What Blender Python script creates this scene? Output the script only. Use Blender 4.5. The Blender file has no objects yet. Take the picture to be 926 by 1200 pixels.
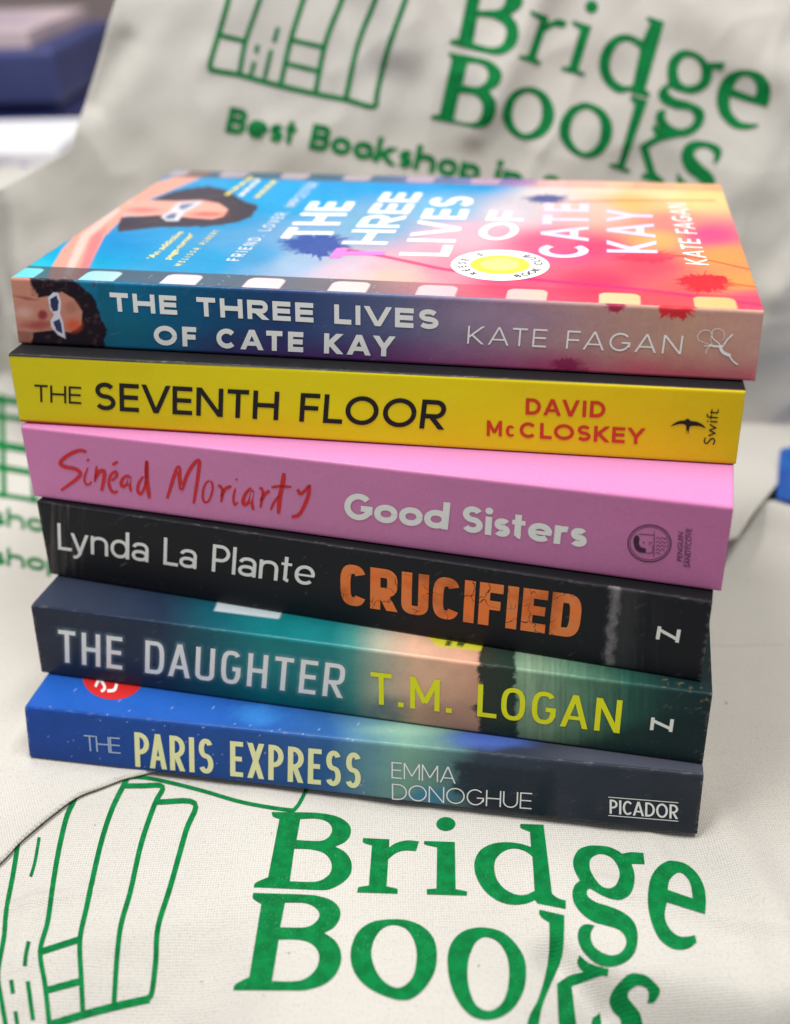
import bpy, math, random
import numpy as np
from mathutils.geometry import delaunay_2d_cdt
from mathutils import Vector, Matrix
random.seed(7); rng = np.random.default_rng(7)
sc = bpy.context.scene

# ------------------------------------------------------------------ camera
PITCH, ROLL, FPX = 0.49234190, -0.02222535, 1248.689
PPX, PPY = 465.7208, 536.6498
CAMZ = 0.26773
cp, sp, cr, sr = math.cos(PITCH), math.sin(PITCH), math.cos(ROLL), math.sin(ROLL)
FWD = np.array([0, cp, -sp]); UP0 = np.array([0, sp, cp]); X0 = np.array([1., 0, 0])
CX = cr*X0 + sr*UP0; CU = -sr*X0 + cr*UP0
CAM = np.array([0, 0, CAMZ])
cam = bpy.data.cameras.new('camera'); camo = bpy.data.objects.new('camera', cam)
sc.collection.objects.link(camo); sc.camera = camo
M = Matrix(((CX[0], CU[0], -FWD[0], 0), (CX[1], CU[1], -FWD[1], 0), (CX[2], CU[2], -FWD[2], CAMZ), (0, 0, 0, 1)))
camo.matrix_world = M
cam.sensor_fit = 'VERTICAL'; cam.sensor_height = 24; cam.sensor_width = 18
cam.lens = 24*FPX/1200
cam.shift_x = -(PPX-463)/1200; cam.shift_y = -(600-PPY)/1200
cam.clip_start = .01; cam.clip_end = 50
cam.dof.use_dof = True; cam.dof.focus_distance = .342; cam.dof.aperture_fstop = 3.7

# ------------------------------------------------------------------ light
w = bpy.data.worlds.new('World'); sc.world = w; w.use_nodes = True
w.node_tree.nodes['Background'].inputs[0].default_value = (1, .985, .955, 1)
w.node_tree.nodes['Background'].inputs[1].default_value = .31
def area(name, loc, tgt, size, power, col):
    l = bpy.data.lights.new(name, 'AREA'); l.shape = 'RECTANGLE'; l.size, l.size_y = size; l.energy = power; l.color = col
    o = bpy.data.objects.new(name, l); sc.collection.objects.link(o)
    d = Vector(tgt)-Vector(loc); o.location = loc; o.rotation_euler = d.to_track_quat('-Z', 'Y').to_euler()
area('ceiling_light', (-.35, .50, 1.5), (0, .35, 0), (1.2, .30), 23.5, (1, .98, .95))
area('ceiling_light', (.45, .12, 1.5), (0, .35, 0), (.7, .3), 14, (1, .97, .93))
sc.view_settings.view_transform = 'Standard'; sc.view_settings.look = 'None'
sc.view_settings.exposure = 0; sc.view_settings.gamma = 1
sc.render.engine = 'CYCLES'
sc.cycles.max_bounces = 6

# ------------------------------------------------------------------ maths
def rays(P):
    P = np.atleast_2d(np.asarray(P, float))
    return FWD + np.outer((P[:, 0]-PPX)/FPX, CX) - np.outer((P[:, 1]-PPY)/FPX, CU)
def proj(W):
    d = np.asarray(W)-CAM; z = d@FWD
    return np.stack([PPX+FPX*(d@CX)/z, PPY-FPX*(d@CU)/z], -1)
class Plane:
    def __init__(s, o, a, b, off=None):            # origin, metric axes a (right) and b (down or away)
        s.o = np.array(o); s.a = a/np.linalg.norm(a); b = b-(b@s.a)*s.a; s.b = b/np.linalg.norm(b)
        s.n = np.cross(s.a, s.b); s.n = s.n if s.n@(CAM-s.o) > 0 else -s.n
    def hit(s, P):
        r = rays(P); t = ((s.o-CAM)@s.n)/(r@s.n); return CAM+r*t[:, None]
    def loc(s, P):
        h = s.hit(P)-s.o; return np.stack([h@s.a, h@s.b], -1)
    def world(s, L, off=0.):
        L = np.atleast_2d(L); return s.o+np.outer(L[:, 0], s.a)+np.outer(L[:, 1], s.b)+s.n*off
class Height:                                      # cloth given as z = f(x, y)
    def __init__(s, f): s.f = f
    def hit(s, P):
        r = rays(P); t = (CAM[2])/(-r[:, 2])
        for k in range(60):
            q = CAM+r*t[:, None]; t = t+.7*(q[:, 2]-s.f(q[:, 0], q[:, 1]))/(-r[:, 2])
        return CAM+r*t[:, None]
    def lift(s, W, off):
        e = 1e-4; W = W.copy(); fx = (s.f(W[:, 0]+e, W[:, 1])-s.f(W[:, 0]-e, W[:, 1]))/(2*e)
        fy = (s.f(W[:, 0], W[:, 1]+e)-s.f(W[:, 0], W[:, 1]-e))/(2*e)
        n = np.stack([-fx, -fy, np.ones_like(fx)], -1); n /= np.linalg.norm(n, axis=1)[:, None]
        return W+n*off
class Wall:                                        # cloth given as y = g(x, z)
    def __init__(s, g): s.g = g
    def hit(s, P):
        r = rays(P); t = np.full(len(r), .5)/r[:, 1]
        for k in range(60):
            q = CAM+r*t[:, None]; t = t-.7*(q[:, 1]-s.g(q[:, 0], q[:, 2]))/r[:, 1]
        return CAM+r*t[:, None]
    def lift(s, W, off):
        e = 1e-4; fx = (s.g(W[:, 0]+e, W[:, 2])-s.g(W[:, 0]-e, W[:, 2]))/(2*e)
        fz = (s.g(W[:, 0], W[:, 2]+e)-s.g(W[:, 0], W[:, 2]-e))/(2*e)
        n = np.stack([fx, -np.ones_like(fx), fz], -1); n /= np.linalg.norm(n, axis=1)[:, None]
        return W+n*off
def vnoise(x, y, seed=0, oct=4):
    """smooth value noise in -1..1"""
    x = np.asarray(x, float); y = np.asarray(y, float); tot = 0; amp = 1; s = 0
    for o in range(oct):
        xi = np.floor(x).astype(np.int64); yi = np.floor(y).astype(np.int64); fx = x-xi; fy = y-yi
        fx = fx*fx*(3-2*fx); fy = fy*fy*(3-2*fy)
        def h(a, b):
            n = (a*374761393+b*668265263+(seed+o)*2147483647) & 0xffffffff
            n = ((n ^ (n >> 13))*1274126177) & 0xffffffff
            return ((n ^ (n >> 16)) & 0xffff)/32767.5-1
        v = (h(xi, yi)*(1-fx)+h(xi+1, yi)*fx)*(1-fy)+(h(xi, yi+1)*(1-fx)+h(xi+1, yi+1)*fx)*fy
        tot = tot+v*amp; s += amp; amp *= .5; x = x*2.03+17; y = y*2.03+5
    return tot/s
def lin(c):
    c = np.asarray(c, float)/255.; return np.where(c <= .04045, c/12.92, ((c+.055)/1.055)**2.4)
def sm(e0, e1, x):
    t = np.clip((x-e0)/(e1-e0), 0, 1); return t*t*(3-2*t)

# ------------------------------------------------------------------ materials
def mat(name, col=(.8, .8, .8), rough=.5, spec=.5):
    m = bpy.data.materials.new(name); m.use_nodes = True; b = m.node_tree.nodes['Principled BSDF']
    b.inputs['Base Color'].default_value = (*col, 1); b.inputs['Roughness'].default_value = rough
    b.inputs['Specular IOR Level'].default_value = spec
    return m
class N:                                            # tiny node helper
    def __init__(s, m): s.t = m.node_tree; s.b = s.t.nodes['Principled BSDF']
    def n(s, ty, **k):
        x = s.t.nodes.new(ty)
        for a, v in k.items():
            if a.startswith('i_'): x.inputs[int(a[2:])].default_value = v
            else: setattr(x, a, v)
        return x
    def l(s, a, b): s.t.links.new(a, b)
    def math(s, op, a, b=None):
        x = s.n('ShaderNodeMath', operation=op)
        for i, v in enumerate((a, b)):
            if v is None: continue
            if isinstance(v, (int, float)): x.inputs[i].default_value = v
            else: s.l(v, x.inputs[i])
        return x.outputs[0]
    def mix(s, f, a, b, mode='MIX'):
        x = s.n('ShaderNodeMix', data_type='RGBA', blend_type=mode)
        for sock, v in ((x.inputs[0], f), (x.inputs[6], a), (x.inputs[7], b)):
            if isinstance(v, (int, float)): sock.default_value = v
            elif isinstance(v, tuple): sock.default_value = (*v, 1)
            else: s.l(v, sock)
        return x.outputs[2]
    def noise(s, scale, detail=3, vec=None, rough=.5):
        x = s.n('ShaderNodeTexNoise'); x.inputs['Scale'].default_value = scale; x.inputs['Detail'].default_value = detail
        x.inputs['Roughness'].default_value = rough
        s.l(vec if vec is not None else s.n('ShaderNodeTexCoord').outputs['Object'], x.inputs['Vector']); return x.outputs[0]
    def ramp(s, f, a, b):
        x = s.n('ShaderNodeMapRange'); s.l(f, x.inputs[0]); x.inputs[1].default_value = a; x.inputs[2].default_value = b; return x.outputs[0]
    def bump(s, h, strength, dist):
        x = s.n('ShaderNodeBump'); x.inputs['Strength'].default_value = strength; x.inputs['Distance'].default_value = dist
        s.l(h, x.inputs['Height']); s.l(x.outputs[0], s.b.inputs['Normal'])
def cover_mat(name, rough=.42, coat=.0):
    """printed card: colour from the 'art' attribute, faint mottling, light scuffs"""
    m = mat(name, rough=rough, spec=.17); g = N(m)
    a = g.n('ShaderNodeVertexColor', layer_name='art').outputs[0]
    n1 = g.noise(900, 2); n2 = g.noise(60, 4)
    c = g.mix(.10, a, g.mix(n1, (0, 0, 0), (1, 1, 1)), 'OVERLAY')
    g.l(c, g.b.inputs['Base Color'])
    g.l(g.math('ADD', g.math('MULTIPLY', n2, .16), rough-.08), g.b.inputs['Roughness'])
    g.bump(g.math('ADD', g.noise(220, 3), g.math('MULTIPLY', g.noise(26, 2), 16)), .16, .0004)
    if coat: g.b.inputs['Coat Weight'].default_value = coat; g.b.inputs['Coat Roughness'].default_value = .18
    return m
M_MATT = cover_mat('matt_laminated_card', .46)
M_GLOSS = cover_mat('gloss_laminated_card', .3)
def ink(name, rgb, gain=1., rough=.45, vary=.08):
    c = np.clip(lin(rgb)*gain, 0, .9); m = mat(name, tuple(c), rough, .3); g = N(m)
    k = tuple(float(q) for q in c)
    g.l(g.mix(g.math('MULTIPLY', g.noise(700, 3), vary*2), k, tuple(q*.55 for q in k)), g.b.inputs['Base Color'])
    g.bump(g.noise(220, 3), .12, .0004)
    return m
def canvas_nodes(m, base, dark, print_ink=None):
    g = N(m); uv = g.n('ShaderNodeUVMap', uv_map='UVMap').outputs[0]
    wob = g.n('ShaderNodeTexNoise'); g.l(uv, wob.inputs['Vector']); wob.inputs['Scale'].default_value = 120
    vm = g.n('ShaderNodeVectorMath', operation='MULTIPLY_ADD'); g.l(wob.outputs['Color'], vm.inputs[0])
    vm.inputs[1].default_value = (.0008, .0008, 0); g.l(uv, vm.inputs[2])
    sx = g.n('ShaderNodeSeparateXYZ'); g.l(vm.outputs[0], sx.inputs[0])
    p = .00080; k = 2*math.pi/p
    u = g.math('MULTIPLY', sx.outputs[0], k); v = g.math('MULTIPLY', sx.outputs[1], k*.93)
    su = g.math('SINE', u); sv = g.math('SINE', v)
    wv = g.math('MULTIPLY', su, sv)                       # over/under of plain weave
    w2 = g.math('ADD', g.math('MULTIPLY', g.math('ABSOLUTE', g.math('SINE', g.math('MULTIPLY', u, .5)), None), 1),
                g.math('ABSOLUTE', g.math('SINE', g.math('MULTIPLY', v, .5)), None))
    h = g.math('ADD', g.math('MULTIPLY', wv, .35), g.math('MULTIPLY', w2, .6))
    slubn = g.n('ShaderNodeTexNoise'); mp = g.n('ShaderNodeMapping'); g.l(uv, mp.inputs[0]); mp.inputs['Scale'].default_value = (1, 14, 1)
    g.l(mp.outputs[0], slubn.inputs['Vector']); slubn.inputs['Scale'].default_value = 60; slubn.inputs['Detail'].default_value = 3
    big = g.noise(14, 4, uv)
    hole = g.ramp(h, .62, .12)                            # small dark gaps between threads
    fl = g.ramp(g.noise(330, 2, uv), .735, .80)           # seed flecks
    b2 = tuple(x*.90 for x in base)
    c = g.mix(g.ramp(big, .35, .65), base, b2)
    c = g.mix(g.math('MULTIPLY', g.ramp(slubn.outputs[0], .45, .7), .05), c, dark)
    if print_ink is None:
        c = g.mix(g.math('MULTIPLY', hole, .62), c, dark)
        c = g.mix(g.math('MULTIPLY', fl, .7), c, (.16, .11, .07)); c = g.mix(g.math('MULTIPLY', g.ramp(g.noise(1300, 2, uv), .5, .75), .35), c, dark)
    else:
        pv = tuple(x*.72 for x in print_ink)
        ic = g.mix(g.ramp(g.noise(260, 3, uv), .4, .62), print_ink, pv)
        speck = g.math('MULTIPLY', g.ramp(g.noise(1500, 2, uv), .60, .72), g.ramp(g.noise(45, 3, uv), .36, .62))
        c = g.mix(g.math('MULTIPLY', speck, .28), ic, (.25, .52, .33))
        c = g.mix(g.math('MULTIPLY', hole, .22), c, (.0, .08, .03))
    g.l(c, g.b.inputs['Base Color'])
    g.bump(g.math('ADD', h, g.math('MULTIPLY', slubn.outputs[0], .2)), .8, .00016)
    g.b.inputs['Sheen Weight'].default_value = .15 if print_ink is None else 0.
M_CANVAS = mat('unbleached_cotton_canvas', rough=.9, spec=.15); canvas_nodes(M_CANVAS, (.655, .638, .598), (.29, .26, .215))
M_GREEN = mat('green_screen_print_ink', rough=.75, spec=.12); canvas_nodes(M_GREEN, (.7, .7, .6), (.3, .3, .2), (.0, .20, .048))
M_PAGE = mat('page_edges', (.80, .74, .62), .85, .2)
g = N(M_PAGE); tc = g.n('ShaderNodeTexCoord').outputs['Object']; mp = g.n('ShaderNodeMapping'); g.l(tc, mp.inputs[0]); mp.inputs['Scale'].default_value = (1, 1, 60)
pn = g.n('ShaderNodeTexNoise'); g.l(mp.outputs[0], pn.inputs[0]); pn.inputs['Scale'].default_value = 120
g.l(g.mix(pn.outputs[0], (.86, .80, .68), (.55, .49, .39)), g.b.inputs['Base Color']); g.bump(pn.outputs[0], .5, .0003)

# ------------------------------------------------------------------ objects
def link(name, me, m=None, parent=None):
    o = bpy.data.objects.new(name, me); sc.collection.objects.link(o)
    if m is not None and me is not None: me.materials.append(m)
    if parent is not None: o.parent = parent; o.matrix_parent_inverse = parent.matrix_world.inverted()
    return o
def tag(o, label=None, cat=None, group=None, kind=None):
    for k, v in (('label', label), ('category', cat), ('group', group), ('kind', kind)):
        if v: o[k] = v
    return o
def empty(name, loc):
    o = bpy.data.objects.new(name, None); sc.collection.objects.link(o); o.location = tuple(float(q) for q in loc); o.empty_display_size = .02
    o.matrix_world = Matrix.Translation(o.location); return o
def mesh(name, V, F, smooth=False):
    me = bpy.data.meshes.new(name); me.from_pydata([tuple(map(float, v)) for v in V], [], [tuple(int(i) for i in f) for f in F]); me.update()
    if smooth: me.shade_smooth()
    return me
def grid_faces(nu, nv, flip=False):
    i = np.arange(nu-1)[:, None]*nv+np.arange(nv-1)[None, :]
    q = np.stack([i, i+nv, i+nv+1, i+1], -1).reshape(-1, 4)
    return q[:, ::-1] if flip else q
def fast_grid(name, P, nu, nv, flip=False, uv=None, col=None):
    """P (nu*nv,3) -> smooth mesh with optional metric UVs and colours"""
    F = grid_faces(nu, nv, flip); me = bpy.data.meshes.new(name)
    me.vertices.add(len(P)); me.vertices.foreach_set('co', P.astype(np.float32).ravel())
    me.loops.add(F.size); me.loops.foreach_set('vertex_index', F.astype(np.int32).ravel())
    me.polygons.add(len(F)); me.polygons.foreach_set('loop_start', np.arange(0, F.size, 4, dtype=np.int32))
    me.polygons.foreach_set('use_smooth', np.ones(len(F), bool)); me.update(calc_edges=True)
    if uv is not None:
        l = me.uv_layers.new(name='UVMap'); l.data.foreach_set('uv', uv[F.ravel()].astype(np.float32).ravel())
    if col is not None:
        a = me.color_attributes.new('art', 'FLOAT_COLOR', 'POINT')
        a.data.foreach_set('color', np.c_[col, np.ones(len(col))].astype(np.float32).ravel())
    return me

# ------------------------------------------------------------------ flat shapes -> triangles
def inside(P, polys, rule):
    cnt = np.zeros(len(P), int)
    for c in polys:
        c = np.asarray(c); a = c; b = np.roll(c, -1, 0); w_ = np.zeros(len(P), int)
        for (x0, y0), (x1, y1) in zip(a, b):
            k = (y0 > P[:, 1]) != (y1 > P[:, 1])
            if not k.any(): continue
            xi = x0+(P[:, 1]-y0)*(x1-x0)/((y1-y0) or 1e-12)
            w_ += k & (P[:, 0] < xi)
        ins = w_ % 2
        cnt += ins
    return (cnt % 2 == 1) if rule == 'odd' else cnt > 0
def fill(polys, rule='odd', step=None):
    V = []; E = []
    for c in polys:
        c = [tuple(p) for p in c]; n0 = len(V)
        if step:
            d = []
            for a, b in zip(c, c[1:]+c[:1]):
                k = max(1, int(math.dist(a, b)/step)); d += [(a[0]+(b[0]-a[0])*j/k, a[1]+(b[1]-a[1])*j/k) for j in range(k)]
            c = d
        V += c; E += [(n0+i, n0+(i+1) % len(c)) for i in range(len(c))]
    if step:
        A = np.array(V); lo, hi = A.min(0), A.max(0)
        gx, gy = np.meshgrid(np.arange(lo[0], hi[0], step), np.arange(lo[1], hi[1], step)); G = np.c_[gx.ravel(), gy.ravel()]
        V += [tuple(p) for p in G[inside(G, polys, rule)]]
    r = delaunay_2d_cdt([Vector(p) for p in V], E, [], 0, 1e-7)
    W = np.array([tuple(p) for p in r[0]]); T = np.array([tuple(f) for f in r[2]])
    T = T[inside(W[T].mean(1), polys, rule)]
    return W, T
def crom(pts, seg=6):
    """closed contour; points are (x,y) smooth or (x,y,1) corner"""
    n = len(pts); out = []
    for i in range(n):
        p0, p1, p2, p3 = (pts[(i+k) % n] for k in (-1, 0, 1, 2))
        c1, c2 = len(p1) > 2, len(p2) > 2
        P = [np.array(p[:2], float) for p in (p0, p1, p2, p3)]
        if c1 and c2: out.append(tuple(P[1])); continue
        if c1: P[0] = P[1]
        if c2: P[3] = P[2]
        for s in range(seg):
            t = s/seg
            q = .5*(2*P[1]+(P[2]-P[0])*t+(2*P[0]-5*P[1]+4*P[2]-P[3])*t*t+(3*P[1]-P[0]-3*P[2]+P[3])*t**3)
            out.append(tuple(q))
    return out
def open_crom(pts, seg=5):
    p = [np.array(q[:2], float) for q in pts]; p = [2*p[0]-p[1]]+p+[2*p[-1]-p[-2]]; out = []
    for i in range(1, len(p)-2):
        for s in range(seg):
            t = s/seg; a, b, c, d = p[i-1:i+3]
            out.append(.5*(2*b+(c-a)*t+(2*a-5*b+4*c-d)*t*t+(3*b-a-3*c+d)*t**3))
    out.append(p[-2]); return np.array(out)
def ribbon(pts, w0, taper=None):
    """list of quads following a polyline; width w0, optional per-point factor"""
    P = np.asarray(pts, float); n = len(P); out = []
    T = np.gradient(P, axis=0); T /= np.linalg.norm(T, axis=1)[:, None]+1e-12; Nn = np.c_[-T[:, 1], T[:, 0]]
    w_ = np.full(n, w0/2.) if taper is None else w0/2.*np.asarray(taper)
    L = P+Nn*w_[:, None]; R = P-Nn*w_[:, None]
    return [list(map(tuple, L))+list(map(tuple, R[::-1]))]
def ell(cx, cy, rx, ry, n=28, rot=0):
    a = np.linspace(0, 2*math.pi, n, endpoint=False); x = rx*np.cos(a); y = ry*np.sin(a); c, s = math.cos(rot), math.sin(rot)
    return [(cx+p*c-q*s, cy+p*s+q*c) for p, q in zip(x, y)]

# ------------------------------------------------------------------ stroke typeface
def arc(cx, cy, rx, ry, a0, a1, n=2., k=22):
    a = np.radians(np.linspace(a0, a1, k)); c, s = np.cos(a), np.sin(a)
    return np.c_[cx+rx*np.sign(c)*np.abs(c)**(2/n), cy+ry*np.sign(s)*np.abs(s)**(2/n)]
def clip(poly, ax, lim, keep_less):
    out = []
    for a, b in zip(poly, poly[1:]+poly[:1]):
        ia = (a[ax] <= lim) if keep_less else (a[ax] >= lim); ib = (b[ax] <= lim) if keep_less else (b[ax] >= lim)
        if ia: out.append(a)
        if ia != ib:
            t = (lim-a[ax])/(b[ax]-a[ax]); out.append((a[0]+(b[0]-a[0])*t, a[1]+(b[1]-a[1])*t))
    return out
WID = dict(A=.86, B=.66, C=.80, D=.76, E=.58, F=.55, G=.86, H=.74, I=0, K=.70, L=.54, M=.90, N=.78, O=.92, P=.63, R=.67, S=.62,
           T=.62, U=.73, V=.84, X=.76, Y=.78, Z=.64, c=.56)
CWID = dict(A=.62, B=.56, C=.54, D=.56, E=.47, F=.46, G=.56, H=.56, I=0, K=.58, L=.46, M=.72, N=.58, O=.56, P=.54, R=.56, S=.54,
            T=.52, U=.55, V=.62, X=.6, Y=.6, Z=.52)
def glyph(ch, w, hs=1, cond=False, n=2.):
    """-> (advance width, list of polygons); cap height 1"""
    W = (CWID if cond else WID).get(ch, .6)*hs
    t = w/2; P = []
    if ch == 'I': W = w
    if ch == '.': return w*1.1, [[(0, 0), (w*1.1, 0), (w*1.1, w*1.1), (0, w*1.1)]]
    if ch == ' ': return (.30 if cond else .36)*hs, []
    x0, x1, y0, y1 = t, W-t, t, 1-t; mx = W/2; my = .5
    def st(a, b, sq=True, clipx=False):                   # straight stroke
        a = np.array(a, float); b = np.array(b, float); d = b-a; d /= np.linalg.norm(d); nn = np.array([-d[1], d[0]])*t
        diag = abs(d[0]) > .02 and abs(d[1]) > .02
        e = (w*1.5 if diag else t) if sq else 0
        a2, b2 = a-d*e, b+d*e
        q = [tuple(a2+nn), tuple(b2+nn), tuple(b2-nn), tuple(a2-nn)]
        if diag and sq:
            q = clip(q, 1, 0, False); q = clip(q, 1, 1, True)
            if clipx: q = clip(q, 0, 0, False); q = clip(q, 0, W, True)
        P.append(q)
    def dg(a, b, ca=True, cb=True):                       # diagonal, each end optionally run out to the cap line
        a = np.array(a, float); b = np.array(b, float); d = b-a; d /= np.linalg.norm(d); nn = np.array([-d[1], d[0]])*t
        a2 = a-d*w*1.5 if ca else a; b2 = b+d*w*1.5 if cb else b
        q = [tuple(a2+nn), tuple(b2+nn), tuple(b2-nn), tuple(a2-nn)]; q = clip(q, 1, 0, False); P.append(clip(q, 1, 1, True))
    def cv(p): P.extend(ribbon(p, w))
    if ch in 'A':
        dg((x0*.9, 0), (mx, 1), 1, 1); dg((W-x0*.9, 0), (mx, 1), 1, 1); yb = .30; k = yb*(mx-t)
        P.append([(k+t, yb-t*.8), (W-k-t, yb-t*.8), (W-k-t, yb+t*.9), (k+t, yb+t*.9)])
    elif ch in 'V': dg((x0*.9, 1), (mx, 0)); dg((W-x0*.9, 1), (mx, 0))
    elif ch == 'X': dg((x0, 0), (x1, 1)); dg((x0, 1), (x1, 0))
    elif ch == 'Y': dg((x0*.9, 1), (mx, .42), 1, 0); dg((W-x0*.9, 1), (mx, .42), 1, 0); st((mx, y0), (mx, .42))
    elif ch == 'H': st((x0, y0), (x0, y1)); st((x1, y0), (x1, y1)); st((x0, my), (x1, my), False)
    elif ch == 'I': st((x0, y0), (x0, y1))
    elif ch == 'E': st((x0, y0), (x0, y1)); st((x0, y0), (x1, y0)); st((x0, y1), (x1, y1)); st((x0, .51), (x1-.03, .51))
    elif ch == 'F': st((x0, y0), (x0, y1)); st((x0, y1), (x1, y1)); st((x0, .49), (x1-.04, .49))
    elif ch == 'L': st((x0, y0), (x0, y1)); st((x0, y0), (x1, y0))
    elif ch == 'T': st((mx, y0), (mx, y1)); st((x0, y1), (x1, y1))
    elif ch == 'N': st((x0, y0), (x0, y1)); st((x1, y0), (x1, y1)); dg((x0, 1), (x1, 0))
    elif ch == 'M': st((x0, y0), (x0, y1)); st((x1, y0), (x1, y1)); dg((x0, 1-t*.4), (mx, .22), 1, 0); dg((x1, 1-t*.4), (mx, .22), 1, 0)
    elif ch == 'Z': st((x0, y0), (x1, y0)); st((x0, y1), (x1, y1)); dg((x0+t*.6, 0), (x1-t*.6, 1))
    elif ch == 'K': st((x0, y0), (x0, y1)); dg((x0, .36), (x1-t*.2, 1), 0, 1); dg((x0+.22*W, .5), (x1, 0), 0, 1)
    elif ch == 'O': cv(arc(mx, my, mx-t, .5-t, 0, 360, n, 44))
    elif ch == 'C' or ch == 'c':
        a = 42 if n < 3 else 34
        cv(arc(mx, my, mx-t, .5-t, a, 360-a, n, 36))
        if ch == 'c': P = [[(p[0], p[1]*.74) for p in q] for q in P]
    elif ch == 'G': cv(arc(mx, my, mx-t, .5-t, 42, 345, n, 36)); st((mx+.08*W, .47-t*.2), (x1-t*.1, .47-t*.2), False); st((x1-t*.1, .24), (x1-t*.1, .47+t*.8), False)
    elif ch == 'D': st((x0, y0), (x0, y1)); r = min(.5-t, (W-w)*.75) if not cond else (W-w)*.5; cv(np.vstack([[(x0, y1)], arc(x1-r, my, r, .5-t, 90, -90, n), [(x0, y0)]]))
    elif ch in 'PRB':
        yb = .44 if ch != 'B' else .52; r = (y1-yb)/2; rr = r if not cond else r*.8
        st((x0, y0), (x0, y1)); xx = x1-(.04*W if ch == 'B' else 0); cv(np.vstack([[(x0, y1)], arc(xx-rr, (y1+yb)/2, rr, r, 90, -90, n), [(x0, yb)]]))
        if ch == 'R': dg((x0+.40*(x1-x0), yb), (x1, 0), 0, 1)
        if ch == 'B': r = (yb-y0)/2; cv(np.vstack([[(x0, yb)], arc(x1-r, (yb+y0)/2, r, r, 90, -90, n), [(x0, y0)]]))
    elif ch == 'U': r = (W-w)/2; h_ = min(r, .42); cv(np.vstack([[(x0, 1)], arc(mx, h_+t, r, h_, 180, 360, n), [(x1, 1)]]))
    elif ch == 'S':
        r1 = (.5-t)/2; rx = mx-t
        top = arc(mx, 1-t-r1, rx*.93, r1, 28, 255, n if n < 3 else 2.6, 20); bot = arc(mx, t+r1, rx, r1, 75, -152, n if n < 3 else 2.6, 20)
        cv(np.vstack([top, bot]))
    return W, P
def lower(ch, w, hs=1.):
    """plain round lower case, x-height .68"""
    t = w/2; xh = .69; P = []; r = xh/2; rx = r*hs; k = .27*hs+t      # k: half width of n, h
    def box(a, b, c, d): P.append([(a, b), (c, b), (c, d), (a, d)])
    def ring(a0=0, a1=360, cx=None): P.extend(ribbon(arc(rx if cx is None else cx, r, rx-t, r-t, a0, a1, 2.15, 40), w))
    def diag(a, b, lo=0., hi=1.):
        a = np.array(a, float); b = np.array(b, float); d = (b-a)/np.linalg.norm(b-a); nn = np.array([-d[1], d[0]])*t; a2, b2 = a-d*w, b+d*w
        q = [tuple(a2+nn), tuple(b2+nn), tuple(b2-nn), tuple(a2-nn)]; P.append(clip(clip(q, 1, lo, False), 1, hi, True))
    def hump(x, h=xh): P.extend(ribbon(np.vstack([arc(x+(k-t), h-t-.24, k-t, .24, 180, 0, 2.3, 22), [(x+2*(k-t), 0)]]), w))
    if ch == 'o': ring(); return 2*rx, P
    if ch == 'd': ring(); box(2*rx-w*.95, 0, 2*rx+.02, 1.0); return 2*rx+.02, P
    if ch == 'p': ring(cx=rx+.02); box(0, -.24, w, xh); return 2*rx+.02, P
    if ch == 'l': box(0, 0, w, 1.0); return w, P
    if ch == 'i': box(0, 0, w, xh); box(0, .84, w, 1.0) if w < .17 else P.append(ell(t, .90, w*.6, w*.6, 18)); return w, P
    if ch == 't': box(.09, 0+t, .09+w, .9); P.extend(ribbon(arc(.09+t+.11, t+.1, .11, .1, 180, 270, 2, 8), w)); box(0, xh-w*.8, .09+w+.13, xh); return .24+w, P
    if ch == 'r': box(0, 0, w, xh); P.extend(ribbon(arc(t+.21*hs, xh-.22-t*.6, .21*hs, .22-t*.4, 180, 72, 2, 14), w)); return .19*hs+w+.08, P
    if ch == 'n': box(0, 0, w, xh); hump(t); return 2*k, P
    if ch == 'h': box(0, 0, w, 1.0); hump(t); return 2*k, P
    if ch == 'k': box(0, 0, w, 1.0); diag((t, .22), (2*k-t*1.3, xh), .0, xh); diag((t+.16*hs, .36), (2*k-t*.9, 0), 0, .42); return 2*k+t*.4, P
    if ch == 'y': diag((k, 0), (t*.8, xh), -.05, xh); diag((k-.09*hs, -.24), (2*k-t*.8, xh), -.16, xh); P.extend(ribbon([(k-.07*hs, -.14), (k-.15*hs, -.205), (k-.26*hs, -.205)], w)); return 2*k, P
    if ch == 'a':
        P.extend(ribbon(np.vstack([arc(k-.01, xh-t-.19, k-t-.02, .19, 165, 0, 2.3, 20), [(2*k-t*1.6, 0)]]), w)); P.extend(ribbon(arc(k-.03*hs, .205, k-t-.03*hs, .205-t, 0, 360, 2.3, 30), w)); return 2*k-t*.4, P
    if ch == 'a_':
        P.extend(ribbon(np.vstack([arc(k-.01, xh-t-.19, k-t-.02, .19, 165, 0, 2.3, 20), [(2*k-t*1.6, t*.6)]]), w)); P.extend(ribbon(arc(k-.03*hs, .205, k-t-.03*hs, .205-t, 60, 330, 2.1, 26), w)); P.append([(k-.05, .36), (2*k-t, .40), (2*k-t, .40+w*.8), (k-.05, .36+w*.8)]); return 2*k-t*.4, P
    if ch == 'e': ring(0, 318); box(t, r-t*.75, 2*rx-t*.2, r+t*.55); return 2*rx, P
    if ch == 's':
        r1 = (xh/2-t)/2; q = .235*hs
        P.extend(ribbon(np.vstack([arc(q, xh-t-r1, (q-t)*.95, r1, 30, 250, 2.2, 16), arc(q, t+r1, q-t, r1, 70, -152, 2.2, 16)]), w)); return 2*q, P
    return 0, []
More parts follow.
